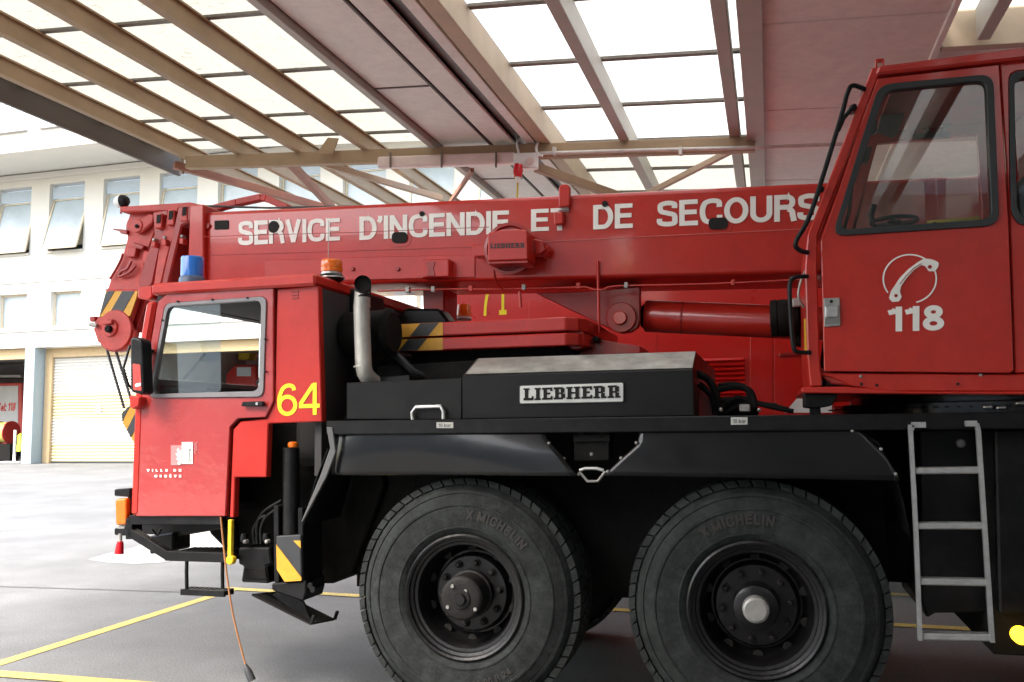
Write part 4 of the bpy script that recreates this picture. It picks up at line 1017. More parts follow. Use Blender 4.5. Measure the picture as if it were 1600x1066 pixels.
# ---- outrigger jack
oj = thing('outrigger', None, None, P(455, 930, YO + .12), parent=cr)
Yj = YO + .12
c0, c1 = P(455, 700, Yj), P(455, 836, Yj); rj = 12.8 * mpp(455, 760, Yj)
bm = bmesh.new(); tube(bm, [c0, c1], rj, 28); tb = finish('jack_cylinder', bm, BLACK, oj, smooth=40, bev=.004)
for y in (722, 758): turned('cylinder_band', [(rj * 1.01, -.006), (rj * 1.03, 0), (rj * 1.01, .006)], P(455, y, Yj), BLACK, tb, axis='Z', seg=28, cap=False)
turned('jack_lamp', [(.030, 0), (.034, .012), (.032, .03), (.018, .036)], P(458, 699, Yj), AMBER, oj, axis='Z', seg=16)
for x0, x1, y0 in ((427, 435, 790), (465, 473, 794)): slab('guide_plate', [(x0, y0), (x1, y0), (x1 + 1, 910), (x0 + 1, 910)], Yj - .05, .25, BLACK, oj)
jh = slab('jack_housing', [(431, 838), (470, 836), (471, 908), (444, 910), (432, 890)], Yj - .07, .22, HAZK, oj, bev=.006)
slab('hazard_stripe', [(431.5, 851), (471, 903), (470.5, 907.5), (444.5, 909), (432.5, 890)], Yj - .0735, .003, HAZY, jh, bev=0)
slab('hazard_stripe', [(458, 845), (469.5, 845), (470, 857)], Yj - .0735, .003, HAZY, jh, bev=0)
slab('jack_foot', [(424, 912), (478, 908), (478, 925), (474, 940), (430, 925), (424, 922)], Yj - .06, .25, BLACK, oj, bev=.008)
bolts([(484, 916), (488, 922)], Yj - .05, 5, BLACK, oj)
# tilted ground pad hanging under the jack
p1, p2, p3 = P(394, 928, Yj - .08), P(486, 974, Yj - .08), P(524, 968, Yj - .0)
p3 = P(523, 967, Yj + .28); p4 = p1 + (p3 - p2)
bm = bmesh.new(); n = (p2 - p1).cross(p4 - p1).normalized(); n = n if n.z > 0 else -n
v = [bm.verts.new(q) for q in (p1, p2, p3, p4)]; u = [bm.verts.new(q + n * -.012) for q in (p1, p2, p3, p4)]
bm.faces.new(v); bm.faces.new(u[::-1])
for k in range(4): bm.faces.new((v[k], u[k], u[(k + 1) % 4], v[(k + 1) % 4]))
gp = finish('ground_pad', bm, BLACKGRIME, oj)
for q in (p2, p3): bar('pad_lip', q + Vector((.0, 0, -.005)), q + Vector((.02, 0, .05)), .02, .02, BLACK, gp)
slab('pad_bracket', [(425, 930), (440, 922), (474, 940), (486, 972), (470, 964)], Yj + .0, .02, BLACK, oj)
slab('pad_bracket', [(425, 930), (440, 922), (474, 940), (486, 972), (470, 964)], Yj + .14, .02, BLACK, oj)
slab('knuckle', [(446, 926), (462, 928), (464, 948), (446, 942)], Yj + .03, .1, RUST, oj, bev=.01)
# outrigger side casting
slab('side_casting', [(372, 856), (421, 856), (424, 882), (416, 884), (420, 912), (376, 910), (380, 884), (372, 882)], YO + .1, .25, BLACK, cr, bev=.01)
slab('casting_recess', [(383, 888), (414, 888), (417, 906), (379, 905)], YO + .09, .012, BLACKGRIME, cr, bev=.004)
for x in (382, 416): 
    turned('grease_fitting', [(.022, 0), (.026, .02), (.02, .05)], P(x, 846, YO + .12), BLACK, cr, axis='Z', seg=12)
    disc('fitting_tip', x - 1, 847, YO + .06, 3.2, .04, CAP, cr, seg=12)
for k, pts in enumerate(([(402, 850), (402, 820), (412, 800), (440, 782)], [(408, 850), (408, 826), (416, 808), (438, 792)], [(398, 850), (396, 830), (404, 812), (416, 806)])):
    pipe('hydraulic_hose', [P(a, b, YO + .15) for a, b in pts], .011, BLACK, cr, curve=6)
# hanging charge cord
cd = thing('charging_cord', 'brown cord hanging from under the cab to the ground with a dark plug', 'cord', P(392, 1056, YO - .02))
cpts = [P(345, 808, YO - .02), P(349, 850, YO - .03), P(356, 910, YO - .04), P(366, 970, YO - .05), P(384, 1040, YO - .06)]
pipe('cable', cpts, .006, CORD, cd, curve=8)
a, b, c = P(383, 1038, YO - .06), P(388, 1050, YO - .06), P(394, 1064, YO - .06)
bm = bmesh.new(); tube(bm, [a, a.lerp(b, .5), b, c], [.009, .018, .024, .024], 14); finish('plug', bm, HAZK, cd, smooth=40)

# ---- telescopic boom
YBm = 6.05; BW = .72
bo = thing('boom', None, None, P(900, 380, YBm + .3), parent=cr)
tl, tr = P(318, 331, YBm), P(1290, 284.5, YBm)
blp, brp = P(584, 443, YBm), P(1257, 427, YBm)
def on(a, b, x): t = (x - a.x) / (b.x - a.x); return a.z + (b.z - a.z) * t
xf, xr = tl.x, 4.2
ztf, ztr = tl.z, on(tl, tr, xr); zbf, zbr = on(blp, brp, xf), on(blp, brp, xr)
def hexsec(x, zt, zb_, y0=YBm, wd=BW, c=.035):
    """section with rounded top and bottom edges"""
    pts = []
    for (cy, cz, a0) in ((y0 + c, zb_ + c, 180), (y0 + wd - c, zb_ + c, 270), (y0 + wd - c, zt - c, 0), (y0 + c, zt - c, 90)):
        for k in range(6):
            a = R(a0 + 90 * k / 5); pts.append((x, cy + c * math.cos(a), cz + c * math.sin(a)))
    return pts
def loft(name, secs, m, parent, smooth=30):
    bm = bmesh.new(); rr = [[bm.verts.new(p) for p in s] for s in secs]; n = len(rr[0])
    for a, b in zip(rr, rr[1:]):
        for k in range(n): bm.faces.new((a[k], a[(k + 1) % n], b[(k + 1) % n], b[k]))
    bm.faces.new(rr[0]); bm.faces.new(rr[-1][::-1]); return finish(name, bm, m, parent, smooth=smooth)
loft('boom_section', [hexsec(xf + .005, ztf, zbf), hexsec(xr, ztr, zbr)], RED, bo)
text('lettering', "SERVICE D'INCENDIE ET DE SECOURS", [(373, 384), (1281, 343), (1281, 303), (373, 345)], YBm, WHITE, bo, t=.185, gap=.095, space=.62) if False else None
for s, q in (('SERVICE', [(373, 384), (532, 376), (532, 341), (373, 346)]), ("D'INCENDIE", [(562, 375.5), (796, 365), (796, 329), (562, 339)]), ('ET', [(830, 362), (889, 360), (889, 325), (830, 327.5)]),
             ('DE', [(927, 359), (989, 356.5), (989, 318), (927, 321)]), ('SECOURS', [(1027, 355), (1281, 344), (1281, 302), (1027, 315)])):
    text('lettering', s, q, YBm, WHITE, bo, t=.18, gap=.055, lift=.006)
# side reinforcement sheet, its seams and the flange below
slab('side_sheet', [(330, 398), (742, 385), (742, 386), (330, 399)], YBm - .006, .01, RED, bo, bev=0)
slab('side_sheet', [(850, 377), (1262, 357), (1262, 357.8), (850, 378)], YBm - .006, .01, mat('pale_red_edge', (.62, .16, .14), .5), bo, bev=0)
slab('access_cover', [(414, 407), (560, 402), (742, 398), (742, 433), (414, 441)], YBm - .010, .012, RED, bo, rnd=.01, bev=.003)
bolts([(550, 420), (621, 420)], YBm - .01, 3.5, REDDARK, bo)
def slot(px, py, w_, h_, dk=SOOT_SHADE, rim=True):
    pts = [(px - w_, py - h_ + w_ * .05), (px + w_, py - h_ - w_ * .03), (px + w_, py + h_ - w_ * .03), (px - w_, py + h_ + w_ * .05)]
    if rim: slab('slot_boss', [(px + (a - px) * 1.55, py + (b - py) * 1.75) for a, b in pts], YBm - .0035, .008, RED, bo, rnd=.06, bev=.002)
    slab('slot', pts, YBm - .014, .006, dk, bo, rnd=.05 if w_ > h_ else .02, bev=0)  # slot is a black plate, its inner shade painted on
slot(624, 371, 12, 8.5); slot(1122, 349, 15, 9)
disc('hole', 427, 354.5, YBm - .013, 9.5, .01, SOOT_SHADE, bo, seg=24, ch=.001)  # black disc painted for the shade inside a hole
disc('hole', 659, 334, YBm - .013, 4.2, .01, SOOT_SHADE, bo, seg=16, ch=.001); disc('hole', 945, 318.5, YBm - .013, 4.8, .01, SOOT_SHADE, bo, seg=16, ch=.001)
slab('slot', [(335, 345), (357, 344), (357, 358), (335, 359)], YBm - .006, .01, SOOT_SHADE, bo, rnd=.01, bev=0)
disc('bolt', 323, 353, YBm - .02, 5, .025, REDDARK, bo, seg=12)
slab('front_collar', [(296, 321), (318, 319), (318, 440), (292, 446)], YBm - .05, BW + .1, RED, bo, bev=.01)
# pipe clips and cable along the lower edge
pipe('cable', [P(x, y, YBm - .02) for x, y in ((590, 455), (700, 452), (780, 452), (900, 449), (916, 449), (930, 453), (945, 452), (965, 447), (1100, 444), (1255, 437))], .006, REDOLD, bo, curve=3)
for x, y in ((636, 452), (676, 451), (735, 450), (818, 448), (903, 446), (978, 445), (1145, 441)):
    slab('cable_clip', [(x - 3, y - 4), (x + 3, y - 4), (x + 3, y + 5), (x - 3, y + 5)], YBm - .03, .04, REDOLD if x % 2 else CAP, bo, bev=.003)
for (a, b) in (((934, 408), (936, 520)), ((812, 455), (814, 480))):
    pipe('stiffener', [P(*a, YBm - .015), P(*b, YBm - .015)], .010, RED, bo)
# bracket in the middle of the side
bk = slab('pin_bracket', [(659, 406), (701, 404), (701, 432), (659, 434)], YBm - .10, .10, RED, bo, bev=.006)
slab('pin_slot', [(665, 410), (680, 409), (677, 420), (680, 431), (666, 432), (669, 420)], YBm - .106, .006, REDDARK, bk, bev=.002)
slab('upright_lug', [(873, 293), (877, 288), (887, 288), (890, 292), (890, 322), (873, 324)], YBm - .05, .05, RED, bo, bev=.006)
slab('lug_pin', [(864, 331), (880, 330), (880, 350), (866, 352)], YBm - .06, .05, RED, bo, bev=.01)
slab('lug_plate', [(872, 328), (889, 326), (889, 328), (872, 330)], YBm - .03, .03, ALU, bo)
# hose reel
hl = thing('hose_reel', None, None, P(795, 390, YBm - .1), parent=bo)
rl = 58 * mpp(795, 390, YBm - .1) * .70
turned('reel_drum', [(rl, -.07), (rl * 1.0, -.09), (rl * .88, -.095), (rl * .84, -.08), (rl * .84, .0), (rl * .8, .02), (rl * .8, .09)], P(801, 392, YBm - .1), REDDARK, hl, seg=48)
turned('reel_hose', [(rl * .82, -.05), (rl * .82, .06)], P(801, 392, YBm - .1), SOOT_SHADE, hl, seg=40)
slab('reel_arm', [(737, 383), (765, 381), (765, 400), (740, 401)], YBm - .16, .12, RED, hl, bev=.006)
slab('reel_arm', [(830, 372), (848, 376), (852, 390), (846, 396), (830, 398)], YBm - .16, .12, RED, hl, bev=.006)
disc('reel_pin', 849, 392, YBm - .1, 9, .1, RED, hl)
rb = slab('reel_cover', [(762, 364), (782, 359), (806, 358), (824, 359.5), (825, 406), (762, 408)], YBm - .34, .20, RED, hl, bev=.008)
slab('cover_lip', [(763, 409), (825, 407), (825, 411), (763, 413)], YBm - .345, .20, REDDARK, rb, bev=.003)
text('lettering', 'LIEBHERR', [(766, 388.5), (820, 387), (820, 379.5), (766, 381)], YBm - .34, INNER, rb, slabs=True, lift=.002)
pipe('reel_hose_tail', [P(772, 415, YBm - .2), P(774, 435, YBm - .12), P(783, 450, YBm - .05), P(792, 455, YBm - .03)], .007, REDDARK, hl, curve=5)
pipe('guide_wire', [P(318, 370, YBm - .05), P(560, 363, YBm - .05), P(764, 355, YBm - .06)], .0025, REDDARK, bo, seg=6)
# underside plates, column and lift cylinder lug
ymid = YBm + BW / 2
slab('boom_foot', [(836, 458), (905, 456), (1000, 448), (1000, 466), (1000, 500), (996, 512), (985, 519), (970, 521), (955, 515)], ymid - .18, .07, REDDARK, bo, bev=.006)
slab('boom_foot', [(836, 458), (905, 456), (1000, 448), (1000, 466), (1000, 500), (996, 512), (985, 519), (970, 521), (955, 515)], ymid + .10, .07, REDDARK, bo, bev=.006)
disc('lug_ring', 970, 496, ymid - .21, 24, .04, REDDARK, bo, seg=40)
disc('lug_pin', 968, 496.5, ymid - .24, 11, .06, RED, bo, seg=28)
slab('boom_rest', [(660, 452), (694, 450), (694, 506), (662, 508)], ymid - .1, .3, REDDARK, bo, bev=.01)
# boom head: sheaves, nested collars, hazard board
Yh = YBm + .10
bh_ = thing('boom_head', None, None, P(230, 400, Yh), parent=cr)
cols = [([(278, 323), (299, 321), (298, 345), (284, 352), (262, 446), (251, 446), (262, 396)], .0), ([(262, 325), (279, 323), (277, 350), (262, 400), (250, 452), (238, 452), (247, 392)], .03), ([(238, 331), (263, 327), (261, 352), (249, 392), (238, 444), (216, 462), (215, 440), (228, 400), (240, 366)], .05)]
for k, (px, dy) in enumerate(cols):
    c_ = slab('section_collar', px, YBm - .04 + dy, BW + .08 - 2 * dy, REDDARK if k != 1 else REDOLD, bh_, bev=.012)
for x, y in ((248, 346), (267, 341), (288, 335)): slab('wear_pad', [(x - 5, y - 12), (x + 5, y - 13), (x + 4, y + 10), (x - 7, y + 11)], YBm - .07 + .02, .06, REDOLD, bh_, bev=.006)
for x, y in ((248, 344), (267, 338), (288, 332)): slab('pad_gap', [(x - 3, y - 8), (x + 3, y - 9), (x + 2, y + 4), (x - 4, y + 5)], YBm - .076 + .02, .008, SOOT_SHADE, bh_, bev=0)  # black plates painting the shade in the pad gaps
for x, y in ((239, 382), (256, 379), (283, 377)): 
    slab('wedge_bolt', [(x - 3, y - 5), (x + 3, y - 5), (x + 3, y + 4), (x - 3, y + 4)], YBm - .06, .06, REDOLD, bh_, bev=.004)
    disc('bolt', x, y - 8, YBm - .03, 2.6, .05, CAP, bh_, seg=10)
slab('top_plate', [(187, 323), (296, 316), (325, 322), (325, 330), (298, 329), (187, 331)], Yh - .08, .6, REDOLD, bh_, bev=.008)
slab('cheek_plate', [(203, 333), (226, 329), (245, 333), (246, 345), (240, 366), (229, 396), (222, 430), (217, 455), (166, 456), (173, 436), (190, 404), (199, 372), (197, 350)], Yh, .04, REDOLD, bh_, bev=.008)
slab('cheek_plate', [(203, 333), (226, 329), (245, 333), (246, 345), (240, 366), (229, 396), (222, 430), (217, 455), (166, 456), (173, 436), (190, 404), (199, 372), (197, 350)], Yh + .42, .04, REDOLD, bh_, bev=.008)
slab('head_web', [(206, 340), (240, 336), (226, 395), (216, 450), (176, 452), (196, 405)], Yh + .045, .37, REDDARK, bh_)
for yy in (Yh + .1, Yh + .3): disc('sheave', 213, 353, yy, 20, .06, REDDARK, bh_, seg=36)
disc('sheave_boss', 213, 353, Yh - .06, 10.5, .06, REDOLD, bh_, seg=28); disc('sheave_pin', 212, 353, Yh - .08, 3, .03, SOOT_SHADE, bh_, seg=14)
slab('guide_arm', [(214, 343), (234, 333), (241, 336), (238, 348), (222, 362), (214, 366)], Yh - .05, .045, REDOLD, bh_, bev=.01)
slab('lever', [(176, 357), (198, 359), (198, 366), (188, 365), (186, 361), (176, 359)], Yh - .03, .06, REDDARK, bh_, bev=.004)
slab('limit_switch', [(207, 378), (225, 384), (222, 390), (211, 388)], Yh - .05, .05, REDDARK, bh_, bev=.006)
slab('limit_box', [(199, 385), (213, 387), (210, 401), (198, 402)], Yh - .05, .05, REDOLD, bh_, bev=.006)
slab('latch_plate', [(224, 392), (246, 394), (243, 414), (222, 412)], Yh - .05, .05, REDOLD, bh_, bev=.006); disc('latch_knob', 233, 403, Yh - .07, 6, .03, REDDARK, bh_, seg=18)
pipe('valve_line', [P(205, 408, Yh - .03), P(199, 420, Yh - .04), P(190, 424, Yh - .03), P(186, 432, Yh - .03), P(202, 426, Yh - .04), P(212, 415, Yh - .03)], .012, REDDARK, bh_, curve=4)
pipe('valve_line', [P(192, 396, Yh - .03), P(187, 410, Yh - .03), P(172, 436, Yh - .03)], .010, REDDARK, bh_, curve=4)
slab('lower_cheek', [(165, 452), (217, 452), (217, 458), (205, 498), (200, 508), (211, 517), (211, 530), (202, 542), (186, 549), (168, 547), (152, 534), (146, 516), (147, 503), (155, 492)], Yh - .01, .05, REDOLD, bh_, bev=.01)
slab('lower_cheek', [(165, 452), (217, 452), (217, 458), (205, 498), (200, 508), (211, 517), (211, 530), (202, 542), (186, 549), (168, 547), (152, 534), (146, 516), (147, 503), (155, 492)], Yh + .40, .05, REDOLD, bh_, bev=.01)
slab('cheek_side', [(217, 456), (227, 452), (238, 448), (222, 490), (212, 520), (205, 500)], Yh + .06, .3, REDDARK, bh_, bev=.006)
for yy in (Yh + .08, Yh + .26): disc('sheave', 179, 517, yy, 33, .09, REDDARK, bh_, seg=44)
disc('sheave_guard', 178, 516, Yh - .035, 32, .03, REDOLD, bh_, seg=44); disc('sheave_boss', 170, 512, Yh - .055, 14, .03, REDOLD, bh_, seg=30); disc('sheave_pin', 167, 514, Yh - .09, 5.5, .05, BLACKGRIME, bh_, seg=16)
slab('pin_keeper', [(158, 500), (175, 499), (174, 506), (160, 508)], Yh - .08, .05, REDOLD, bh_, bev=.008)
pipe('cross_pin', [P(141, 507, Yh - .06), P(152, 509, Yh - .06)], .018, CAP, bh_)
slab('pin_nut', [(139, 495), (148, 494), (148, 501), (140, 503)], Yh - .02, .1, REDDARK, bh_, bev=.006)
hb = slab('hazard_board', [(166, 455), (215.5, 455), (213, 466), (203, 494), (155, 495)], Yh - .026, .014, HAZY, bh_, bev=.002)
slab('hazard_stripe', [(179, 455), (168, 455), (164, 461), (156, 490), (155.5, 494)], Yh - .0295, .003, HAZK, hb, bev=0)
slab('hazard_stripe', [(191, 455), (210, 455), (188, 494.5), (168, 495)], Yh - .0295, .003, HAZK, hb, bev=0)
wl = P(188, 315, Yh)
turned('work_lamp', [(.0, -.05), (.03, -.045), (.05, -.02), (.055, .01), (.055, .02)], wl, WHITEP, bh_, axis='X', seg=24)
turned('work_lamp_housing', [(.055, .02), (.05, .05), (.03, .075), (.0, .08)], wl, BLACK, bh_, axis='X', seg=24)
pipe('lamp_stem', [P(189, 322, Yh), P(189, 330, Yh), P(189, 334, Yh)], .008, REDDARK, bh_)
pts = [P(318, 331, ymid), P(372, 317, ymid), P(410, 309, ymid), P(418, 311, ymid), P(452, 326, ymid)]
bm = bmesh.new()
for a, b in zip(pts, pts[1:]): beam(bm, a, b, .07, .055)
finish('jib_arm', bm, REDOLD, bh_, bev=.006)
pipe('hoist_rope', [P(318, 322, ymid - .1), P(420, 325, ymid - .1), P(560, 322.5, ymid - .1)], .009, ROPE, bh_)
for (a, b) in (((167, 546), (194, 638)), ((181, 548), (206, 628))): pipe('hoist_rope', [P(*a, Yh + .12), P(*b, Yh + .12)], .011, ROPE, bh_)
hkp = [(190, 646), (204, 632), (228, 632), (230, 706), (208, 692), (191, 662)]
hk = slab('hook_block', hkp, Yh + .02, .22, HAZY, cr, bev=.01)
slab('hazard_stripe', [(190, 646), (198, 638), (204, 633), (194, 652), (191, 660)], Yh + .017, .003, HAZK, hk, bev=0)
slab('hazard_stripe', [(198, 672), (214, 640), (222, 640), (222, 650), (204, 684)], Yh + .017, .003, HAZK, hk, bev=0)
# ---- lift cylinder
lc = thing('lift_cylinder', None, None, P(1120, 505, ymid), parent=cr)
ca, cb = P(1008, 494, ymid), P(1262, 505, ymid); rc = 25.5 * mpp(1130, 500, ymid)
dcy = (cb - ca).normalized(); cb2 = ca + dcy * 2.2
bm = bmesh.new(); tube(bm, [ca, ca + dcy * .01, cb2], [rc * .93, rc, rc], 40); finish('barrel', bm, RED, lc, smooth=40)
bm = bmesh.new(); tube(bm, [ca + dcy * .26, ca + dcy * .275], rc * 1.012, 40); finish('weld_seam', bm, REDDARK, lc, smooth=40)
bm = bmesh.new(); tube(bm, [ca - dcy * .16, ca + dcy * .02], rc * .62, 32); finish('piston_rod', bm, STEEL, lc, smooth=40)
bm = bmesh.new(); tube(bm, [ca - dcy * .02, ca - dcy * .005, ca + dcy * .004], [rc * .7, rc * .82, rc * .82], 32); finish('gland', bm, BLACKGRIME, lc, smooth=40)
disc('rod_eye', 972, 496, ymid - .09, 19, .18, REDDARK, lc, seg=36)
# counterbalance valve beside the cab
vv = P(1226, 497, ymid - .5)
turned('valve_drum', [(.05, -.09), (.115, -.085), (.12, -.05), (.115, -.045), (.12, -.02), (.118, .02), (.10, .08), (.06, .1)], vv, BLACKGRIME, lc, axis='X', seg=28)
slab('valve_body', [(1228, 468), (1258, 464), (1262, 540), (1236, 538), (1240, 500)], ymid - .48, .2, BLACKGRIME, lc, bev=.02)
slab('valve_fitting', [(1238, 466), (1252, 465), (1252, 478), (1238, 480)], ymid - .62, .06, CAP, lc, bev=.006)
slab('warning_sign', [(1256, 498), (1262, 498), (1263, 548), (1257, 548)], YO + .12, .004, STICKY, lc, bev=0)
# ---- turntable counterweight plates lying on the deck
cw = thing('counterweight', None, None, P(750, 550, YO + .65), parent=cr)
Yc = YO + .65
def cwplate(za, zb_, name):
    x0, x1 = P(618, 530, Yc).x, P(884, 520, Yc).x
    pts = [(x0, Yc), (x0 + .015, Yc - .01), (x1, Yc - .01), (x1 + .07, Yc + .05), (x1 + .12, Yc + .18), (x1 + .12, 7.0), (x0, 7.0)]
    bm = bmesh.new(); lo = [bm.verts.new((x, y, za)) for x, y in pts]; hi = [bm.verts.new((x, y, zb_)) for x, y in pts]
    bm.faces.new(lo); bm.faces.new(hi)
    for i in range(len(pts)): bm.faces.new((lo[i], lo[(i + 1) % len(pts)], hi[(i + 1) % len(pts)], hi[i]))
    return finish(name, bm, RED, cw, bev=.008)
zc0, zc1, zc2 = P(700, 547, Yc).z, P(700, 526, Yc).z, P(700, 503.5, Yc).z
p_lo = cwplate(zc0, zc1 - .006, 'weight_plate'); p_hi = cwplate(zc1 + .006, zc2, 'weight_plate')
xa, xb = P(620, 530, Yc).x, P(693, 530, Yc).x
for z0_, z1_, pl_, sh in ((zc0, zc1 - .006, p_lo, 0), (zc1 + .006, zc2, p_hi, 1)):
    solid('hazard_panel', [(xa, z0_ + .002), (xb, z0_ + .002), (xb, z1_ - .002), (xa, z1_ - .002)], Yc - .014, Yc - .0105, HAZY, pl_, bev=0)
    t0, t1 = (z0_ - zc0) / (zc2 - zc0), (z1_ - zc0) / (zc2 - zc0); wd = xb - xa
    f = lambda u, t: xa + wd * (u + .46 * t)
    solid('hazard_stripe', [(f(.06, t0), z0_ + .003), (f(.46, t0), z0_ + .003), (f(.46, t1), z1_ - .003), (f(.06, t1), z1_ - .003)], Yc - .0165, Yc - .0145, HAZK, pl_, bev=0)
slab('weight_cleat', [(886, 505), (904, 507), (912, 520), (913, 546), (888, 548)], Yc + .10, .3, RED, cw, rnd=.05, bev=.01)
slab('cleat_plate', [(912, 532), (944, 532), (1000, 541), (1000, 552), (906, 556)], Yc + .3, .5, REDDARK, cw, bev=.004)
slab('weight_bearer', [(640, 549), (880, 542), (905, 556), (870, 570), (650, 572)], Yc + .15, .8, BLACKGRIME, cw)
disc('cleat_bolt', 930, 530, Yc + .2, 5, .12, BLACKGRIME, cw, seg=14)
bb = P(725, 501, 7.1); beacon_b = thing('beacon', None, None, bb, parent=cr)
hh = P(725, 475, 7.1).z - bb.z; rr_ = 11 * mpp(725, 490, 7.1)
turned('beacon_foot', [(rr_, 0), (rr_ * 1.1, hh * .1), (rr_, hh * .2)], bb, CAP, beacon_b, axis='Z', seg=24)
turned('beacon_lens', [(rr_, hh * .2), (rr_ * 1.02, hh * .6), (rr_, hh * .64), (rr_ * .9, hh * .95), (0, hh)], bb, AMBER, beacon_b, axis='Z', seg=28)
# ---- crane cab on the turntable
kc = thing('crane_cab', None, None, P(1420, 610, YO + .4), parent=cr)
YK = YO + .96
kx = lambda px, py: tuple(xz([(px, py)], YO)[0])
kd = slab('door', [(1371, 123), (1561, 101), (1576, 350), (1584, 579), (1578, 583), (1288, 580), (1283, 376)], YO - .02, .045, RED, kc,
          holes=[[(1375, 134), (1550, 117), (1560, 350), (1303, 367)]], hrnd=.06, bev=.008)
slab('window_seal', [(1373, 132), (1552, 115), (1562, 352), (1300, 369)], YO - .035, .05, SEAL, kd, holes=[[(1384, 141), (1541, 125), (1550, 342), (1312, 359)]], rnd=.07, hrnd=.05, bev=.008)
slab('pane', [(1380, 137), (1546, 121), (1555, 346), (1307, 363)], YO - .008, .004, GLASSD, kd, bev=0)
hd = slab('door_handle', [(1287, 466), (1312, 465), (1313, 509), (1288, 511)], YO - .032, .012, CAP, kd, bev=.003)
slab('handle_flap', [(1289, 478), (1310, 477), (1310, 496), (1289, 497)], YO - .045, .012, ALU, hd, bev=.006)
slab('handle_recess', [(1289, 499), (1310, 498), (1310, 506), (1289, 507)], YO - .034, .002, GUTTER, hd, bev=0)
disc('key_lock', 1299, 471, YO - .037, 2.6, .01, SOOT_SHADE, hd, seg=12, ch=.002)
text('lettering', '118', [(1388, 518.5), (1475, 516), (1475, 477), (1388, 480)], YO - .02, WHITE, kd, t=.2, gap=.1)
cc = P(1421, 436, YO - .02); rp = 38 * mpp(1421, 436, YO); ang = [(-50, 108), (128, 260)]
for a0, a1 in ((15, -78), (52, 212)):
    bm = bmesh.new()
    for q in ribbon([(rp * math.cos(R(a0 + (a1 - a0) * i / 40)), rp * math.sin(R(a0 + (a1 - a0) * i / 40))) for i in range(41)], .0075):
        bm.faces.new([bm.verts.new((cc.x + v.x, cc.y - .004, cc.z + v.y)) for v in q])
    finish('telephone_ring', bm, WHITE, kd, normals=False)
hs_px = [(1389, 466), (1392, 455), (1397, 448), (1406, 434), (1420, 420), (1435, 409), (1444, 404), (1455, 405), (1463, 408), (1467, 411), (1466, 417), (1461, 424), (1451, 424), (1446, 416), (1440, 414), (1429, 421), (1417, 434), (1408, 447), (1406, 456), (1409, 464), (1405, 471), (1394, 472)]
slab('telephone_handset', hs_px, YO - .0265, .003, WHITE, kd, rnd=.006, bev=0)
pipe('telephone_line', [P(a, b, YO - .0275) for a, b in ((1406, 444), (1416, 431), (1428, 419), (1440, 412))], .002, REDDARK, kd, seg=6)
disc('telephone_cup', 1453, 417, YO - .0285, 3, .003, REDDARK, kd, seg=12, ch=.0005); disc('telephone_cup', 1400, 462, YO - .0285, 2.6, .003, REDDARK, kd, seg=12, ch=.0005)
# shell of the cab
fpx = [(1362, 107), (1262, 368), (1258, 420), (1262, 560), (1266, 604)]
fx = xz(fpx, YO)
inn = [(x + (.05 if i < 2 else .06), z) for i, (x, z) in enumerate(fx)]
for y0_, y1_ in ((YO - .012, YO + .06), (YK - .06, YK)):
    solid('corner_post', fx + inn[::-1], y0_, y1_, RED, kc, bev=.006)
zs = kx(1310, 372)[1]
solid('front_wall', fx[1:] + inn[1:][::-1], YO + .062, YK - .062, RED, kc, bev=.004)
bm = bmesh.new(); g0, g1 = fx[0], fx[1]
v = [bm.verts.new((x + .02, y, z)) for x, z, y in ((g1[0], g1[1], YO + .062), (g1[0], g1[1], YK - .062), (g0[0], g0[1], YK - .062), (g0[0], g0[1], YO + .062))]
bm.faces.new(v); finish('windscreen', bm, GLASSC, kc)
zr_ = kx(1366, 122)[1]; xr_ = kx(1366, 122)[0]; xend = P(1712, 300, YO).x
solid('roof', [(xr_, zr_), (xend, zr_), (xend, kx(1600, 81)[1] + .01), (kx(1371, 108)[0], kx(1371, 108)[1])], YO - .05, YK + .03, RED, kc, bev=.012)
box('roof_lining', xr_ + .1, xend - .1, YO + .07, YK - .07, zr_ - .03, zr_ - .006, REDOLD, kc, bev=0)
slab('roof_eye', [(1368, 92), (1382, 91), (1382, 108), (1368, 109)], YO + .05, .03, RED, kc, holes=[[(1371, 96), (1379, 95), (1379, 105), (1371, 106)]], bev=.003)
xp = kx(1562, 101)[0]; zlow = kx(1400, 583)[1]
rw = [(1577, 112), (1680, 104), (1690, 345), (1592, 352), (1580, 330)]
slab('rear_side_panel', [(1562, 98), (1700, 84), (1720, 583), (1586, 583), (1578, 350)], YO - .005, .045, RED, kc, holes=[rw], hrnd=.05, bev=.008)
slab('rear_window_seal', rw, YO - .02, .05, SEAL, kc, holes=[[(1585, 122), (1674, 114), (1682, 336), (1598, 342), (1589, 324)]], rnd=.05, hrnd=.05, bev=.008)
slab('rear_pane', [(1581, 118), (1678, 110), (1686, 340), (1596, 346)], YO + .01, .004, GLASSD, kc, bev=0)
zsl = kx(1400, 360)[1]
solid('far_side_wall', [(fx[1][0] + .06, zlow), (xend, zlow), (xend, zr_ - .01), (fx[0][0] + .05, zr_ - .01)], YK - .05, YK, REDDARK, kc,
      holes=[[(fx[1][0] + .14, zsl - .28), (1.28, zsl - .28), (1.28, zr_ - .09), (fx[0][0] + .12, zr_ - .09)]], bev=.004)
bm = bmesh.new(); v = [bm.verts.new((x, YK - .02, z)) for x, z in ((fx[1][0] + .13, zsl - .29), (1.3, zsl - .29), (1.3, zr_ - .08), (fx[0][0] + .11, zr_ - .08))]
bm.faces.new(v); finish('far_pane', bm, GLASSC, kc)
box('floor', fx[4][0] + .08, xend, YO + .05, YK - .06, kx(1400, 600)[1], kx(1400, 590)[1], INNER, kc)
slab('sill_strip', [(1270, 583), (1640, 585), (1640, 612), (1380, 612), (1330, 603), (1300, 590)], YO + .0, .06, RED, kc, bev=.006)
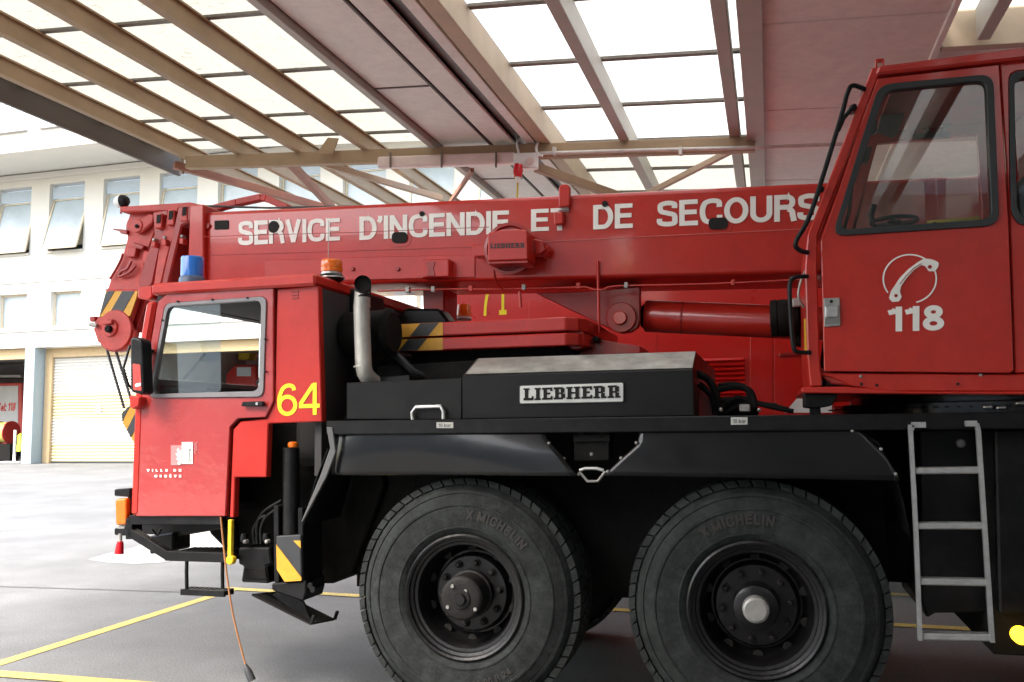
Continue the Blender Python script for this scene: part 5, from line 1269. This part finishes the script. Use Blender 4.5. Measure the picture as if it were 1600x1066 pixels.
bolts([(1346, 600), (1370, 602), (1497, 600)], YO + .004, 2.2, SOOT_SHADE, kc); bolts([(1345, 588), (1533, 586)], YO + .002, 2.4, CAP, kc)
slab('base_plate', [(1253, 605), (1320, 604), (1420, 612), (1640, 612), (1640, 617), (1253, 614)], YO - .02, 1.2, RED, kc, bev=.004)
slab('base_gusset', [(1266, 565), (1275, 570), (1335, 597), (1335, 604), (1300, 600), (1268, 578)], YO + .02, .06, REDOLD, kc, bev=.008)
slab('mount_block', [(1257, 615), (1310, 616), (1300, 634), (1275, 638), (1257, 636)], YO + .02, .3, BLACKGRIME, kc, bev=.006)
slab('mount_pillar', [(1266, 634), (1282, 634), (1283, 650), (1266, 650)], YO + .05, .1, BLACKGRIME, kc)
slab('cab_damper', [(1268, 572), (1281, 572), (1282, 606), (1268, 606)], YO + .08, .06, BLACKGRIME, kc, bev=.01)
box('rear_wall', xend - .04, xend + .01, YO + .045, YK - .055, zlow, zr_ - .04, RED, kc)
# inside the cab
sw = P(1397, 346, YO + .32); sr = 33 * mpp(1397, 343, YO + .32)
kw = turned('steering_wheel', [(sr + .012 * math.cos(a * math.pi / 5), .012 * math.sin(a * math.pi / 5)) for a in range(11)], sw, BLACK, kc, axis='Z', seg=40, cap=False)
kw.rotation_euler = (0, 0, 0)
bm = bmesh.new(); tube(bm, [sw + Vector((0, 0, -.22)), sw + Vector((0, 0, -.02)), sw + Vector((0, 0, .0))], [.035, .03, .04], 16)
for k in range(3):
    a = k * 2.1 + .3; beam(bm, sw + Vector((0, 0, -.01)), sw + Vector((sr * math.cos(a), sr * math.sin(a), 0)), .025, .014)
finish('steering_column', bm, BLACK, kw, smooth=40)
pipe('steering_knob', [P(1363, 345, YO + .25), P(1361, 337, YO + .25), P(1363, 330, YO + .25), P(1366, 320, YO + .25)], .016, BLACK, kw)
slab('console_label', [(1449, 345), (1530, 338), (1530, 350), (1449, 354)], YO + .2, .02, STICKY, kc, bev=0)
disc('console_knob', 1461, 351, YO + .17, 4.5, .03, SOOT_SHADE, kc, seg=14)
slab('operator_seat', [(1584, 305), (1600, 270), (1640, 258), (1660, 400), (1640, 480), (1560, 480), (1570, 440), (1586, 420)], YO + .2, .5, INNER, kc, rnd=.05, bev=.04, seg=3)
slab('control_console', [(1330, 372), (1560, 366), (1570, 480), (1330, 480)], YO + .15, .5, INNER, kc, bev=.03)
slab('sun_visor', [(1382, 160), (1420, 158), (1404, 205), (1396, 214), (1370, 205)], YO + .55, .03, INNER, kc, rnd=.01)
slab('interior_mirror', [(1346, 232), (1363, 228), (1357, 252), (1345, 252)], YO + .12, .06, BLACK, kc, rnd=.01, bev=.008)
slab('work_light_switch', [(1356, 185), (1372, 186), (1370, 208), (1352, 208)], YO + .2, .05, BLACK, kc, rnd=.02, bev=.01)
bm = bmesh.new()
beam(bm, P(1452, 140, YK - .09), P(1448, 210, YK - .09), .035, .02); beam(bm, P(1512, 150, YK - .10), P(1470, 212, YK - .10), .035, .02); beam(bm, P(1428, 214, YK - .11), P(1484, 211, YK - .11), .03, .03); beam(bm, P(1424, 148, YK - .13), P(1520, 142, YK - .13), .03, .06)
finish('roof_hatch_stay', bm, INNER, kc)
pipe('cab_wiper_rod', [P(1332, 285, YO + .12), P(1327, 330, YO + .1), P(1318, 360, YO + .1)], .010, BLACK, kc)
# rails, wiper and door seam outside
pipe('grab_rail', [P(1352, 140, YO - .03), P(1333, 134, YO - .06), P(1324, 146, YO - .08), P(1312, 190, YO - .09), P(1268, 330, YO - .09), P(1244, 377, YO - .08), P(1248, 390, YO - .06), P(1262, 395, YO - .01)], .013, BLACK, kc, curve=5)
pipe('grab_rail', [P(1262, 432, YO - .01), P(1242, 434, YO - .05), P(1234, 446, YO - .06), P(1236, 500, YO - .06), P(1240, 542, YO - .06), P(1247, 550, YO - .05), P(1266, 551, YO - .01)], .012, BLACK, kc, curve=5)
pipe('wiper_arm', [P(1349, 144, YO + .1), P(1326, 225, YO + .05), P(1280, 340, YO + .02), P(1266, 372, YO + .02)], .010, BLACK, kc, curve=3)
slab('wiper_motor', [(1326, 165), (1338, 160), (1340, 170), (1328, 174)], YO - .02, .08, BLACK, kc, bev=.008)
pipe('wiper_blade', [P(1332, 168, YO - .02), P(1318, 185, YO - .02), P(1309, 205, YO - .02)], .012, BLACK, kc)
slab('rail_clamp', [(1277, 290), (1288, 289), (1288, 299), (1277, 300)], YO - .06, .05, BLACK, kc, bev=.01)
pipe('cab_cable', [P(1258, 424, YO + .05), P(1250, 445, YO + .05), P(1248, 465, YO + .05), P(1256, 480, YO + .08)], .007, CAP, kc, curve=5)
# ---- slewing ring under the superstructure
xs0, xs1 = P(1290, 640, YO + .35).x, 2.6
sc_ = ((xs0 + 1.15), 6.2)
bm = bmesh.new(); zr0_, zr1_ = zd + .002, P(1400, 616, YO + .3).z
lathe(bm, [(1.05, zr0_), (1.05, zr1_ - .05), (.95, zr1_ - .04), (.95, zr1_)], (sc_[0], sc_[1], 0), 'Z', 72)
for k in range(110):
    a = 2 * math.pi * k / 110; c_, s_ = math.cos(a), math.sin(a); t_ = Vector((-s_, c_, 0)) * .014; r_ = Vector((c_, s_, 0))
    vs = [bm.verts.new(Vector((sc_[0], sc_[1], z)) + r_ * r1 + t_ * t) for z in (zr0_ + .03, zr1_ - .07) for r1, t in ((1.04, -1.4), (1.085, -.8), (1.085, .8), (1.04, 1.4))]
    for q in ((0, 1, 2, 3), (7, 6, 5, 4), (0, 4, 5, 1), (1, 5, 6, 2), (2, 6, 7, 3)): bm.faces.new([vs[i] for i in q])
finish('slewing_ring', bm, BLACKGL, cr, smooth=30)
box('slewing_platform', xs0 + .1, 3.2, YO + 1.05, 7.3, zr1_ + .002, zr1_ + .25, REDDARK, cr, bev=.01)
for x, y in ((1545, 636), (1566, 637), (1596, 630)): slab('ring_grease', [(x - 8, y - 2), (x + 6, y - 4), (x + 8, y + 3), (x - 8, y + 3)], YO + .12, .05, STEEL, cr, bev=.006)
